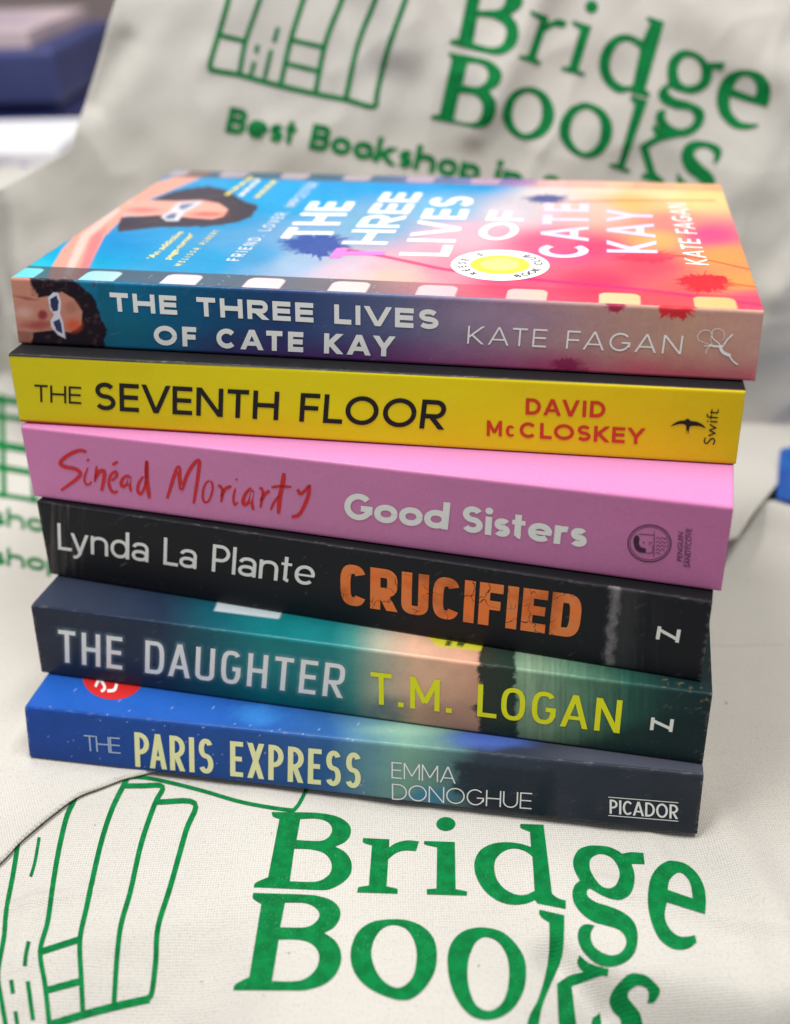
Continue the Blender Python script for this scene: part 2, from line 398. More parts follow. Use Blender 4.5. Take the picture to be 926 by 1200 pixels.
KERN = {'rs': -.07, 'er': -.01, 'st': -.03, 'ks': -.02, 'ok': -.01, 'CA': -.09, 'AT': -.12, 'TA': -.12, 'AV': -.13, 'VI': -.02, 'AY': -.14, 'KA': -.05, 'LI': -.03, 'IV': -.04, 'FA': -.10, 'AG': -.05, 'GA': -.04, 'AN': 0, 'LO': -.06, 'PA': -.10, 'LA': -.02, 'AD': -.02, 'DA': -.05, 'AU': -.03, 'EY': -.05, 'La': -.04, 'Ly': -.10, 'AR': -.02, 'CC': 0, 'KE': -.03, 'EV': -.04, 'VE': -.06, 'DO': -.02}
def layout(txt, ratio, w, hs=1, cond=False, n=2., mixed=False, tr=None):
    """letters fitted to width / cap height = ratio: by their width if the gap tr is given, else by the gap"""
    def gen(h): return [lower(ch, w, h) if mixed and ch.islower() else glyph(ch, w, h, cond, n) for ch in txt]
    if tr is not None:
        lo, hi = .4, 2.2
        for _ in range(24):
            m_ = (lo+hi)/2
            if sum(a for a, _ in gen(m_))+tr*(len(txt)-1) > ratio: hi = m_
            else: lo = m_
        hs = lo
    gl = gen(hs); kn = [KERN.get(txt[i:i+2], 0) for i in range(len(txt))]; tot = sum(a for a, _ in gl)+sum(kn); gap = (ratio-tot)/max(1, len(txt)-1); x = 0; out = []
    for (a, ps), k_ in zip(gl, kn):
        out.append([[(p[0]+x, p[1]) for p in q] for q in ps]); x += a+gap+k_
    return out
def tri_obj(name, parts, mapf, m, parent, rule='any', step=None, uvf=None):
    """parts: list of polygon groups (one CDT each) joined into one flat mesh"""
    VV = []; TT = []; k = 0
    for ps in parts:
        if not ps: continue
        W, T = fill(ps, rule, step)
        VV.append(W); TT.append(T+k); k += len(W)
    W = np.vstack(VV); T = np.vstack(TT); Q = mapf(W)
    nrm = np.cross(Q[T[:, 1]]-Q[T[:, 0]], Q[T[:, 2]]-Q[T[:, 0]]); c = Q[T].mean(1)
    fl = np.einsum('ij,ij->i', nrm, CAM-c) < 0; T[fl] = T[fl][:, ::-1]
    me = mesh(name, Q, T)
    if uvf is not None:
        uv = uvf(Q); l = me.uv_layers.new(name='UVMap'); l.data.foreach_set('uv', uv[T.ravel()].astype(np.float32).ravel())
    return link(name, me, m, parent)
def aff(pl, P0, P1, P2, off, along=None):
    """text space (x in cap heights, y up) -> plane, from three photo points"""
    a, b, c = pl.loc([P0, P1, P2]); R = np.linalg.norm(b-a)/np.linalg.norm(c-a); ux = (b-a)/R; uy = c-a
    return (lambda W: pl.world(a+np.outer(W[:, 0], ux)+np.outer(W[:, 1], uy), off)), R
def text(name, txt, pl, P0, P1, P2, m, parent, w=.17, off=.00016, hs=1, cond=False, n=2., mixed=False, tr=None):
    f, R = aff(pl, P0, P1, P2, off)
    return tri_obj(name, layout(txt, R, w, hs, cond, n, mixed, tr), f, m, parent)
def clothtext(name, txt, surf, P0, P1, P2, m, parent, w=.17, tr=.1, off=.0003, uvf=None):
    ux = np.subtract(P1, P0); uy = np.subtract(P2, P0); R = 1.0*np.linalg.norm(ux)/np.linalg.norm(uy)*1.05
    return tri_obj(name, layout(txt, R, w, 1, False, 2., True, tr), lambda W: surf.lift(surf.hit(np.array(P0)+np.outer(W[:, 0]/R, ux)+np.outer(W[:, 1], uy)), off), m, parent, 'any', .12, uvf)
def font_mesh(txt, bold=0., space=1.):
    cu = bpy.data.curves.new('f', 'FONT'); cu.body = txt; cu.size = 1; cu.offset = bold; cu.resolution_u = 4; cu.space_character = space
    o = bpy.data.objects.new('f', cu); sc.collection.objects.link(o); dg = bpy.context.evaluated_depsgraph_get()
    me = bpy.data.meshes.new_from_object(o.evaluated_get(dg)); bpy.data.objects.remove(o)
    V = np.array([v.co[:2] for v in me.vertices]); T = [tuple(p.vertices) for p in me.polygons]; bpy.data.meshes.remove(me); return V, T
def ftext(name, txt, pl, P0, P1, P2, m, parent, bold=0., off=.00016, surf=None, space=1., capref='H'):
    """same placing, in the built-in grotesque face"""
    V, T = font_mesh(txt, bold, space); H, _ = font_mesh(capref, bold); ch = H[:, 1].max()-H[:, 1].min(); by = H[:, 1].min()
    V = V.copy(); V[:, 0] -= V[:, 0].min(); V[:, 1] -= by; wd = V[:, 0].max(); V /= [wd, ch]
    if surf is None:
        a, b, c = pl.loc([P0, P1, P2]); Q = pl.world(a+np.outer(V[:, 0], b-a)+np.outer(V[:, 1], c-a), off); nrm = pl.n
    else:
        P = np.array(P0)+np.outer(V[:, 0], np.array(P1)-P0)+np.outer(V[:, 1], np.array(P2)-P0); Q = surf.lift(surf.hit(P), off)
    F = []
    for f in T:
        c = Q[list(f)]; nn = np.cross(c[1]-c[0], c[2]-c[0]); F.append(f[::-1] if nn@(CAM-c[0]) < 0 else f)
    me = mesh(name, Q, F)
    if surf is not None:
        l = me.uv_layers.new(name='UVMap'); idx = np.array([i for f in F for i in f]); uv = np.c_[Q[:, 0], Q[:, 1]+Q[:, 2]]
        l.data.foreach_set('uv', uv[idx].astype(np.float32).ravel())
    return link(name, me, m, parent)
def decal(name, polys, pl, m, parent, off=.0002, rule='odd'):
    """polys in photo points, laid on a plane"""
    return tri_obj(name, [polys], lambda W: pl.hit(W)+pl.n*off, m, parent, rule)
def pxs(pts, ox, oy, s): return [(ox+p[0]/s, oy+p[1]/s)+tuple(p[2:]) for p in pts]

# ------------------------------------------------------------------ printed artwork (colour fields)
class Art:
    """colours on a surface, addressed through photo points so that the print stands where it does there"""
    def __init__(s, X, Y): s.X, s.Y = X, Y; s.C = np.zeros((len(X), 3))
    def stops(s, st, wob=0, seed=1):
        x = s.X+wob*vnoise(s.X/60, s.Y/30, seed)
        k = np.array([q[0] for q in st], float); c = lin([q[1:] for q in st])
        for j in range(3): s.C[:, j] = np.interp(x, k, c[:, j])
    def field(s, pts, sx=45, sy=16):
        A = np.array(pts, float); L = lin(A[:, 2:]); num = 0; den = 1e-9
        for (px_, py_), l in zip(A[:, :2], L):
            w_ = 1/((((s.X-px_)/sx)**2+((s.Y-py_)/sy)**2)**1.6+.05); num = num+w_[:, None]*l; den = den+w_
        s.C = num/den[:, None]
    def put(s, mask, col, gain=1):
        s.C += (lin(col)*gain-s.C)*mask[:, None]
    def blob(s, cx, cy, rx, ry, col, a=1., soft=.6, wob=0, seed=3):
        d = np.hypot((s.X-cx)/rx, (s.Y-cy)/ry)
        if wob: d = d+wob*vnoise(s.X/rx*2.2, s.Y/ry*2.2, seed)
        s.put(a*(1-sm(1-soft, 1+soft*.3, d)), col)
    def poly(s, pts, col, a=1., soft=1.2, wob=0, seed=5):
        P = np.array([p[:2] for p in pts], float); X = s.X; Y = s.Y
        if wob: X = X+wob*vnoise(X/7, Y/5, seed); Y = Y+wob*.6*vnoise(X/7, Y/5, seed+9)
        m_ = (X > P[:, 0].min()-9) & (X < P[:, 0].max()+9) & (Y > P[:, 1].min()-9) & (Y < P[:, 1].max()+9)
        if not m_.any(): return
        x, y = X[m_], Y[m_]; ins = inside(np.c_[x, y], [P], 'odd'); d = np.full(len(x), 1e9)
        for a_, b_ in zip(P, np.roll(P, -1, 0)):
            e = b_-a_; t = np.clip(((x-a_[0])*e[0]+(y-a_[1])*e[1])/(e@e+1e-9), 0, 1); d = np.minimum(d, np.hypot(x-a_[0]-t*e[0], y-a_[1]-t*e[1]))
        sd = np.where(ins, d, -d); mk = np.zeros(len(X)); mk[m_] = sm(-soft, soft, sd)*a; s.put(mk, col)
    def line(s, pts, w_, col, a=1.):
        s.poly(ribbon(open_crom(pts), w_)[0], col, a, .8)
def palm(cx, cy, rx, ry, seed, n=26):
    r_ = random.Random(seed); out = []
    for i in range(n*2):
        a = math.pi*i/n; k = (1 if i % 2 else .74)*(.72+.36*r_.random()); out.append((cx+rx*k*math.cos(a), cy+ry*k*math.sin(a)))
    return out

# ------------------------------------------------------------------ THE STACK
# x, y of the near left spine corner, yaw, length, lean of the spine foot
BK = [(-0.12775, 0.34311, 0.19007, 0.24165, -0.00283), (-0.1294, 0.3320, 0.18127, 0.23794, -0.00136),
      (-0.12884, 0.32838, 0.28254, 0.23475, -0.00085), (-0.12726, 0.32467, 0.29705, 0.22985, -0.00079),
      (-0.12926, 0.30536, 0.23822, 0.23016, -0.00229), (-0.13078, 0.28536, 0.18136, 0.22765, -0.00383)]
CZ = [0.15509, 0.1327, 0.10774, 0.07908, 0.04888, 0.02138, 0.0002]
KZ = [-.00175, .00178, .0034, -.00308, .00132, .00871, 0]
WD = .153
class Book:
    def __init__(s, i, label, glossy=False, pages=None):
        s.i = i; x, y, a, s.L, s.e = BK[i]
        s.p = np.array([x, y]); s.d = np.array([math.cos(a), -math.sin(a)]); s.nv = np.array([math.sin(a), math.cos(a)])
        s.g = .00014; s.ztL = CZ[i]+KZ[i]*x; s.T0 = s.ztL-(CZ[i+1]+KZ[i+1]*x)
        s.m = M_GLOSS if glossy else M_MATT
        s.root = empty('paperback_book', s.pt([s.L/2], [WD/2], [s.T0])[0])
        tag(s.root, label, 'book', 'stacked paperback books')
        TL, TR, BL = s.pt([0, s.L, 0], [0, 0, 0], [0, 0, .02])
        s.spine = Plane(TL, TR-TL, BL-TL)
        A, B, C = s.pt([0, s.L, 0], [0, 0, .1], [0, 0, 0]); s.cover = Plane(A, B-A, C-A)
    def zt(s, xy, j): return CZ[s.i+j]+KZ[s.i+j]*xy[:, 0]
    def pt(s, a, n, dz, low=False):
        """a along the spine, n into the book, dz below the top face (or above the bottom face)"""
        a, n, dz = np.broadcast_arrays(*map(lambda q: np.asarray(q, float), (a, n, dz)))
        xy = s.p+np.outer(a, s.d)+np.outer(n, s.nv)
        z = s.zt(xy, 1)+s.g+dz if low else s.zt(xy, 0)-s.g-dz
        xy = xy+np.outer(s.e*(s.ztL-z)/s.T0, s.nv)
        return np.c_[xy, z]
    def build(s, art_spine, art_cover, art_back, nu=520, nv=46, cu=300, cn=60, r=.0009):
        L = s.L
        # spine: roll over the top fold, face, roll under
        th = np.linspace(0, math.pi/2, 5); U = np.linspace(0, L, nu)
        prof = [('t', r*(1-math.sin(t)), r*(1-math.cos(t))) for t in th]
        body = np.linspace(0, 1, nv)[1:-1]; P = []
        rows = []
        for k, n_, d_ in prof: rows.append(s.pt(U, np.full(nu, n_), np.full(nu, d_)))
        top = s.pt(U, np.zeros(nu), np.full(nu, r)); bot = s.pt(U, np.zeros(nu), np.full(nu, r), True)
        for b in body: rows.append(top*(1-b)+bot*b)
        for k, n_, d_ in prof[::-1]: rows.append(s.pt(U, np.full(nu, n_), np.full(nu, d_), True))
        P = np.stack(rows, 1).reshape(-1, 3); nr = len(rows)
        px_ = proj(P); A = Art(px_[:, 0], px_[:, 1]); art_spine(A)
        jj = np.tile(np.arange(nr), nu); ed = np.clip(1-np.minimum(jj, nr-1-jj)/4.5, 0, 1); aa_ = np.repeat(U, nr)
        en = np.clip(1-np.minimum(aa_, L-aa_)/.0012, 0, 1); wn_ = vnoise(aa_*420, jj*.5, 70+s.i, 3); wk = np.clip(wn_*2.2-.55, 0, 1)
        A.put(np.clip(ed*wk*.22+en*np.clip(wn_*2+.1, 0, 1)*.22, 0, 1), (200, 196, 190))
        sc_ = np.clip(vnoise(aa_*260, jj*.8+aa_*900, 90+s.i, 2)*4-2.6, 0, 1); A.put(sc_*.12, (210, 208, 205))
        me = fast_grid('spine', P, nu, nr, True, None, np.clip(A.C, 0, .86)); o = link('spine', me, s.m, s.root)
        sol = o.modifiers.new('card', 'SOLIDIFY'); sol.thickness = .00035; sol.offset = -1
        # covers
        Nn = r+(WD-r)*np.linspace(0, 1, cn)**1.5 if s.i else np.linspace(r, WD, cn)
        for nm, low, art in (('front_cover', False, art_cover), ('back_cover', True, art_back)):
            k = cu if not low else 12; q = Nn if not low else np.linspace(r, WD, 8); U2 = np.linspace(0, L, k)
            AA, NN = np.meshgrid(U2, q, indexing='ij'); P = s.pt(AA.ravel(), NN.ravel(), np.zeros(AA.size), low)
            px_ = proj(P); A = Art(px_[:, 0], px_[:, 1]); art(A)
            me = fast_grid(nm, P, k, len(q), low, None, np.clip(A.C, 0, .88)); o = link(nm, me, s.m, s.root)
            sol = o.modifiers.new('card', 'SOLIDIFY'); sol.thickness = .00035; sol.offset = -1
        # page block
        c = [s.pt([a], [n], [.0005], lo)[0] for lo in (True, False) for a, n in ((.0006, .0012), (L-.0006, .0012), (L-.0006, WD-.0008), (.0006, WD-.0008))]
        link('page_block', mesh('page_block', c, [(3, 2, 1, 0), (4, 5, 6, 7), (0, 1, 5, 4), (1, 2, 6, 5), (2, 3, 7, 6), (3, 0, 4, 7)]), M_PAGE, s.root)
G = 1.18        # printed colours as read off the shaded spines, brought back to paper reflectance
def solid(*c, gain=1.):
    def f(A): A.C[:] = np.clip(lin(c)*gain, 0, .86)
    return f

# ---- top book
WHITE = ink('white_print', (235, 235, 240), 1, .5)
b = Book(0, 'top book of the stack, blue and pink cover with palm trees and woman in sunglasses', True)
def art1(A):
    X, Y = A.X, A.Y; t = (Y-(326+.0417*(X-12)))/(75+.0125*(X-12))
    A.stops([(12, 60, 110, 130), (110, 14, 104, 142), (200, 12, 88, 126), (260, 20, 72, 112), (330, 38, 62, 108), (400, 64, 80, 122), (460, 88, 94, 130), (520, 116, 106, 134), (600, 146, 120, 138),
             (700, 170, 134, 130), (800, 178, 140, 122), (893, 180, 138, 128)])
    A.C *= 1
    lowm = sm(.5, 1.05, t+.12*vnoise(X/50, Y/25, 4))
    k = np.interp(X, [110, 200, 260, 420, 560, 893], [0, .1, .6, .85, .9, .85]); cl = np.stack([np.interp(X, [12, 260, 420, 600, 760, 893], lin([30, 62, 80, 150, 190, 175])), np.interp(X, [12, 260, 420, 600, 760, 893], lin([60, 28, 30, 40, 62, 70])), np.interp(X, [12, 260, 420, 600, 760, 893], lin([110, 90, 95, 105, 95, 95]))], -1)
    A.C += (cl-A.C)*(lowm*k)[:, None]
    A.blob(150, 386, 40, 22, (20, 90, 80), .35, .9); A.blob(575, 372, 120, 20, (150, 130, 160), .35, .9)
    A.C *= (1+.10*vnoise(X/26, Y/18, 8))[:, None]
    q = lambda p: pxs(p, 0, 300, 3.858)
    A.poly(q([(30, 100), (170, 100), (190, 420), (60, 420)]), (176, 120, 100), 1, 2)
    A.poly(q([(130, 95), (330, 105), (430, 190), (452, 262), (480, 335), (472, 375), (478, 430), (140, 425), (150, 330), (200, 250)]), (28, 20, 30), 1, 1.6, 2.5)
    r_ = random.Random(4)
    for _ in range(46): A.blob(36+84*r_.random(), 326+78*r_.random(), 1.2+2.5*r_.random(), 1.5+3*r_.random(), (78, 50, 56), .5*(A.X*0+1)[0], .9)
    A.poly(q([(440, 90), (520, 90), (520, 440), (470, 440), (482, 370), (488, 335), (462, 262), (442, 200)]), (18, 92, 120), .9, 2, 2)
    A.poly(q([(30, 90), (135, 100), (140, 175), (170, 190), (235, 178), (280, 162), (335, 195), (372, 250), (368, 312), (320, 345), (240, 335), (150, 345), (135, 385), (40, 400)]), (186, 128, 112), 1, 1.2)
    A.poly(q([(55, 178), (120, 184), (180, 200), (120, 200)]), (120, 70, 62), .7, 1.5)
    A.blob(45, 381, 26, 7, (150, 52, 62), .75, .8, .3); A.blob(50, 369, 7, 7, (132, 32, 50), .9, .6); A.blob(86, 381, 12, 10, (205, 80, 48), .85, .8)
    A.blob(84, 360, 10, 9, (150, 95, 85), .6, .8); A.blob(28, 366, 14, 8, (205, 168, 160), .6, .8); A.poly(q([(60, 335), (150, 345), (132, 395), (80, 398)]), (90, 44, 40), .5, 2)
    A.poly(q([(45, 280), (70, 275), (76, 400), (50, 400)]), (188, 130, 100), .8, 1.5)
    A.poly(q([(218, 188), (240, 165), (262, 165), (276, 205), (272, 262), (286, 300), (297, 374), (262, 356), (232, 320), (228, 292), (246, 264), (226, 240)]), (205, 205, 222), 1, .7)
    A.poly(q([(228, 194), (256, 178), (266, 206), (262, 248), (240, 250), (228, 226)]), (44, 52, 84), 1, .5)
    A.poly(q([(240, 298), (270, 284), (280, 318), (284, 352), (256, 338)]), (52, 58, 96), 1, .5)
    A.poly(palm(722, 356, 15, 13, 3), (150, 30, 70), .95, .7, 4); A.poly(palm(791, 359, 27, 19, 5), (196, 30, 48), .95, .7, 5)
    A.poly(palm(664, 427, 22, 9, 8), (125, 18, 70), .8, 1.2); A.poly([(640, 437), (690, 437), (690, 431), (650, 432)], (120, 20, 70), .5, 2)
    A.C *= G
def artc1(A):
    X, Y = A.X, A.Y
    F = [(60, 290, 60, 175, 220), (130, 280, 30, 150, 210), (200, 205, 0, 165, 222), (240, 250, 50, 150, 205), (300, 300, 90, 160, 208), (340, 230, 0, 168, 225), (350, 308, 170, 195, 222), (400, 208, 0, 160, 222),
         (440, 265, 130, 180, 212), (400, 318, 225, 205, 220), (470, 320, 250, 195, 195), (485, 212, 0, 158, 225), (520, 245, 130, 190, 225), (560, 212, 40, 160, 222), (600, 204, 20, 140, 215), (540, 275, 240, 195, 210),
         (520, 315, 245, 160, 178), (600, 250, 225, 215, 225), (640, 228, 235, 225, 225), (640, 285, 240, 115, 150), (600, 330, 240, 105, 135), (700, 215, 252, 236, 215), (700, 248, 250, 200, 190), (700, 290, 236, 90, 128),
         (700, 330, 240, 85, 115), (780, 222, 253, 230, 185), (780, 262, 246, 150, 145), (760, 312, 240, 95, 115), (820, 232, 254, 225, 165), (830, 276, 238, 95, 145), (850, 300, 252, 165, 110), (872, 330, 252, 165, 108),
         (882, 350, 242, 105, 130), (800, 342, 246, 110, 112), (770, 280, 250, 185, 125), (740, 238, 252, 195, 135), (30, 310, 90, 200, 225), (240, 306, 60, 160, 212)]
    A.field(F, 42, 15); A.C *= (1+.07*vnoise(X/24, Y/9, 2))[:, None]
    A.blob(660, 300, 60, 14, (235, 95, 150), .4, .9, .3); A.blob(450, 325, 50, 10, (252, 215, 190), .5, .9, .3)
    h = lambda p: pxs(p, 0, 170, 2)
    A.poly(h([(118, 292), (145, 245), (205, 175), (300, 110), (420, 70), (500, 46), (530, 52), (350, 128), (290, 170), (245, 215), (200, 300), (190, 320), (110, 320)]), (238, 178, 165), 1, 1.5)
    A.poly(h([(150, 300), (190, 210), (300, 125), (310, 130), (210, 215), (165, 310)]), (255, 235, 230), .6, 2.5); A.poly(h([(178, 318), (215, 215), (250, 190), (205, 300)]), (232, 110, 140), .5, 3)
    k = lambda p: pxs(p, 140, 190, 3.858)
    A.poly(k([(150, 170), (250, 128), (400, 108), (490, 128), (540, 165), (628, 198), (600, 245), (520, 275), (400, 292), (200, 292), (0, 315), (-10, 290), (10, 250), (150, 240)]), (62, 54, 70), 1, 1.2, 2)
    A.poly(k([(0, 185), (120, 172), (250, 176), (370, 172), (450, 186), (492, 214), (470, 246), (420, 258), (330, 252), (200, 238), (100, 244), (0, 244)]), (245, 185, 172), 1, 1)
    A.blob(243, 251, 26, 4, (232, 92, 92), .7, .8); A.blob(168, 246, 26, 4, (232, 100, 120), .6, .8)
    A.poly(k([(186, 246), (222, 226), (262, 184), (368, 175), (372, 186), (335, 206), (296, 226), (266, 266), (212, 266)]), (228, 228, 238), 1, .6)
    A.poly(k([(205, 248), (232, 232), (262, 230), (248, 256), (216, 258)]), (120, 130, 160), 1, .5); A.poly(k([(282, 190), (345, 184), (312, 204), (286, 216), (266, 206)]), (130, 140, 170), 1, .5)
    A.poly(palm(372, 287, 50, 17, 11, 34), (52, 78, 160), .92, 1., 7); A.poly(palm(640, 233, 30, 6.5, 12), (38, 62, 140), .9, 1)
    A.line([(400, 292), (438, 298), (490, 309), (531, 317), (630, 328), (765, 341), (897, 358)], 3.4, (205, 66, 128), .8)
    A.line([(650, 237), (700, 235.5), (760, 235), (839, 235)], 1.4, (190, 110, 100), .8); A.line([(769, 297), (820, 303), (880, 316)], 1.6, (205, 90, 70), .8); A.line([(850, 331), (890, 337)], 1.5, (215, 90, 70), .8)
    A.poly(palm(826, 331, 38, 14, 14, 30), (222, 40, 70), .95, 1, 6); A.poly(palm(757, 301, 46, 8, 15, 20), (228, 66, 98), .7, 2)
    loc = b.cover.loc(np.c_[X, Y]); nn = loc[:, 1]; aa = loc[:, 0]
    # film strip borders along the spine fold and along the fore edge
    for lo, hi in ((-.01, .0128), (WD-.0128, WD+.01)):
        m_ = sm(lo, lo+.0002, nn)*(1-sm(hi-.0002, hi+.0002, nn)); f = np.interp(X, [60, 420, 520, 620], [1, 1, .55, 0])
        k_ = (.82*f*m_)
        A.C += (lin((84, 88, 94))-A.C)*k_[:, None]
        m2 = m_*(1-f)*.35; A.C += (lin((235, 70, 100))-A.C)*m2[:, None]
    A.put((rng.random(len(X)) > .996)*1.*(nn < .0128)*(X < 450), (200, 200, 205))
    pitch = .0283; off = aa[0]*0
    ph = ((aa+.00475) % pitch); wnd = .0125
    for c0, sgn in ((.0, 1), (WD, -1)):
        dn = sgn*(nn-c0); rx = wnd/2; u = np.abs(ph-rx)-rx+.003; v_ = dn-.0106+.003
        sd = np.hypot(np.maximum(u, 0), np.maximum(v_, 0))-.003; sd = np.where((u < 0) & (v_ < 0), np.maximum(u, v_)-.003, sd)
        mk = (1-sm(-.00025, .00025, sd))*(1 if sgn > 0 else .45)
        wc = np.stack([np.interp(X, [30, 120, 220, 420, 560, 700, 850], lin(q)) for q in ((140, 190, 250, 252, 250, 254, 255), (225, 228, 228, 226, 205, 215, 205), (235, 236, 236, 226, 215, 180, 150))], -1)
        A.C += (wc-A.C)*mk[:, None]
    gr = A.C.mean(1)[:, None]; A.C = gr+(A.C-gr)*1.22
    A.C = np.clip(A.C*.71, 0, .78)
b.build(art1, artc1, solid(230, 90, 120), 640, 70, 640, 250)
SILV = ink('pale_silver_foil_print', (222, 226, 238), 1.2, .38)
text('title_lettering', 'THE THREE LIVES', b.spine, (130.5, 364.5), (514, 386), (128.5, 342.5), SILV, b.root, .25, tr=.24)
text('title_lettering', 'OF CATE KAY', b.spine, (181, 404), (462, 418), (180, 381), SILV, b.root, .25, tr=.24)
text('author_lettering', 'KATE FAGAN', b.spine, (547.5, 402.5), (798, 415), (549, 381.5), ink('pale_lilac_print', (240, 226, 236), 1.2), b.root, .10, tr=.26)
# archer emblem
q = lambda p: pxs(p, 680, 330, 3.858)
pol = []
for pts, w_ in (([(535, 265), (530, 245), (545, 225), (570, 218), (588, 225), (596, 240)], 3), ([(596, 240), (600, 220), (625, 212), (648, 225), (652, 250), (645, 262)], 3), ([(535, 265), (570, 278), (598, 290)], 2),
                ([(690, 238), (665, 262), (650, 285)], 7), ([(585, 285), (610, 292), (650, 290)], 9), ([(632, 290), (645, 318), (680, 335)], 14), ([(672, 332), (690, 358), (712, 375)], 7), ([(640, 300), (628, 280), (606, 262), (592, 244)], 5),
                ([(590, 288), (572, 308), (568, 326)], 3), ([(598, 240), (590, 262), (598, 290)], 2), ([(560, 290), (590, 290)], 4)):
    pol.append(ribbon(open_crom(q(pts)), w_/3.858)[0])
decal('publisher_emblem', pol, b.spine, SILV, b.root, .00016, 'any')
cw = ink('white_cover_print', (250, 248, 250), .95, .5); cp_ = ink('pink_cover_print', (238, 120, 200), 1, .5); cl = ink('lilac_cover_print', (243, 200, 238), 1, .5)
for t, p0, p1, p2, m_ in (('THE', (386, 280), (417, 237), (328, 279.5), cw), ('LIVES', (526, 301), (557, 231.5), (467, 299.5), cw),
                          ('OF', (603, 282), (618, 248), (556, 281), cw), ('CATE', (690, 303), (690, 239), (630, 302), cl), ('KAY', (771, 297), (764, 247), (711, 296), cl)):
    text('cover_title_lettering', t, b.cover, p0, p1, p2, m_, b.root, .205, .0001, tr=.2)
text('cover_title_lettering', 'HREE', b.cover, (453, 287), (496, 226.5), (400, 286), cw, b.root, .205, .0001, tr=.2)
text('cover_title_lettering', 'T', b.cover, (447, 303), (454.5, 291.5), (385.5, 302.5), cp_, b.root, .23, .0001)
text('cover_author_lettering', 'KATE FAGAN', b.cover, (831, 311), (804, 239), (804, 309.5), cw, b.root, .15, .0001, tr=.2)
text('cover_subtitle_lettering', 'FRIEND. LOVER. IMPOSTER', b.cover, (280, 306), (374, 215), (265, 305.5), cw, b.root, .12, .0001)
cy = ink('yellow_cover_print', (246, 226, 120), 1, .5)
ftext('cover_quote_lettering', '\u2018An addictive', b.cover, (179.5, 303.5), (216, 272), (171, 303), cy, b.root, .01, .0001)
ftext('cover_quote_lettering', 'page-turner\u2019', b.cover, (199, 304.5), (229, 274), (191, 304), cy, b.root, .01, .0001)
text('cover_quote_lettering', 'MELISSA ALBERT', b.cover, (211.5, 312), (258, 270.5), (204, 311.5), cy, b.root, .17, .0001)
for k_, (p0, p1) in enumerate((((268, 229), (302, 205)), ((285, 230), (309, 208)), ((303, 232), (328, 210)))):     # far quote: too soft in the photo to read
    P = np.linspace(p0, p1, 22); pol = []
    for j in range(20):
        if j % 5 == 4: continue
        a_, c_ = P[j], P[j+1]; c_ = a_+(c_-a_)*.72; hgt = 5+2*random.random(); pol.append([tuple(a_), tuple(c_), (c_[0]-hgt, c_[1]-.3), (a_[0]-hgt, a_[1]-.3)])
    decal('cover_quote_lettering', pol, b.cover, cy if k_ != 1 else cw, b.root, .0001, 'any')
# round book club roundel
cc = b.cover.loc([(586, 310.5)])[0]; e1 = b.cover.loc([(528, 310.5), (644.5, 310.5)]); R = (e1[1, 0]-e1[0, 0])/2
mk = lambda r_, m_, o_, nm: tri_obj(nm, [[ell(cc[0], cc[1], r_, r_, 64)]], lambda W: b.cover.world(W, o_), m_, b.root)
mk(R, ink('roundel_white', (250, 250, 248), .95), .00012, 'book_club_roundel')
mk(R*.60, ink('roundel_yellow', (244, 232, 70), 1), .0002, 'book_club_roundel'); mk(R*.40, ink('roundel_pale_yellow', (248, 242, 130), 1), .00026, 'book_club_roundel')
DK = ink('dark_roundel_print', (45, 50, 55), 1)
for s_, a0, a1, up in (("REESE\u2019S", 232, 128, 1), ('BOOK CLUB', -58, 52, -1)):
    VV = []; FF = []
    for j, ch in enumerate(s_):
        if ch == ' ': continue
        V, T = font_mesh(ch, .012); c = V[:, 0].min()+np.ptp(V[:, 0])/2; V = (V-[c, .36])*R*.24
        a = math.radians(a0+(a1-a0)*j/(len(s_)-1)); px_ = np.array([math.cos(a), -math.sin(a)])   # photo left = cover up; angle measured from photo right, towards away
        px_ = np.array([math.cos(a), math.sin(a)])
        upv = px_*up; right = np.array([-upv[1], upv[0]])*-1 if False else np.array([upv[1], -upv[0]])
        right = np.array([0, 1]) if False else right
        # reading direction runs away from the spine on both arcs
        if right[1] < 0 and abs(right[1]) > .2: right = -right
        Q = cc+px_*R*.78+np.outer(V[:, 0], right)+np.outer(V[:, 1], upv)
        k0 = len(VV); VV += list(b.cover.world(Q, .00022)); FF += [tuple(i+k0 for i in f) for f in T]
    VV = np.array(VV); FF = [f if np.cross(VV[f[1]]-VV[f[0]], VV[f[2]]-VV[f[0]])[2] > 0 else f[::-1] for f in FF]
    link('roundel_lettering', mesh('roundel_lettering', VV, FF), DK, b.root)

# ---- second book
b = Book(1, 'yellow spined book with a black cover, directly under the top book')
def art2(A):
    X, Y = A.X, A.Y; A.stops([(10, 208, 194, 22), (400, 226, 212, 20), (620, 228, 206, 20), (873, 210, 186, 18)])
    d = (Y-(417+.0464*(X-11))); A.put(1-sm(.2, 1.6, d), (40, 40, 42))
    e = Y-(493+.0629*(X-22)); A.put(sm(-1.6, -.2, e), (190, 60, 20), .8); A.C *= G*(1+.03*vnoise(X/70, Y/20, 3))[:, None]
b.build(art2, solid(30, 30, 33), solid(190, 45, 25, gain=1.2))
BLK = ink('black_print', (26, 24, 24), 1); RED = ink('red_print', (196, 58, 30), 1.25)
text('title_lettering', 'THE', b.spine, (41, 470.5), (95.5, 473.5), (40.5, 450.5), BLK, b.root, .115, tr=.14)
text('title_lettering', 'SEVENTH FLOOR', b.spine, (112, 480), (520, 503.5), (111, 447.5), BLK, b.root, .155, tr=.13)
text('author_lettering', 'DAVID', b.spine, (616, 485.5), (709, 489.5), (616.5, 466.5), RED, b.root, .2, tr=.16)
text('author_lettering', 'M', b.spine, (570.5, 510.5), (588.5, 511.2), (570.8, 492.5), RED, b.root, .185)
text('author_lettering', 'c', b.spine, (593, 511.5), (605.5, 512), (592.8, 493.5), RED, b.root, .185)
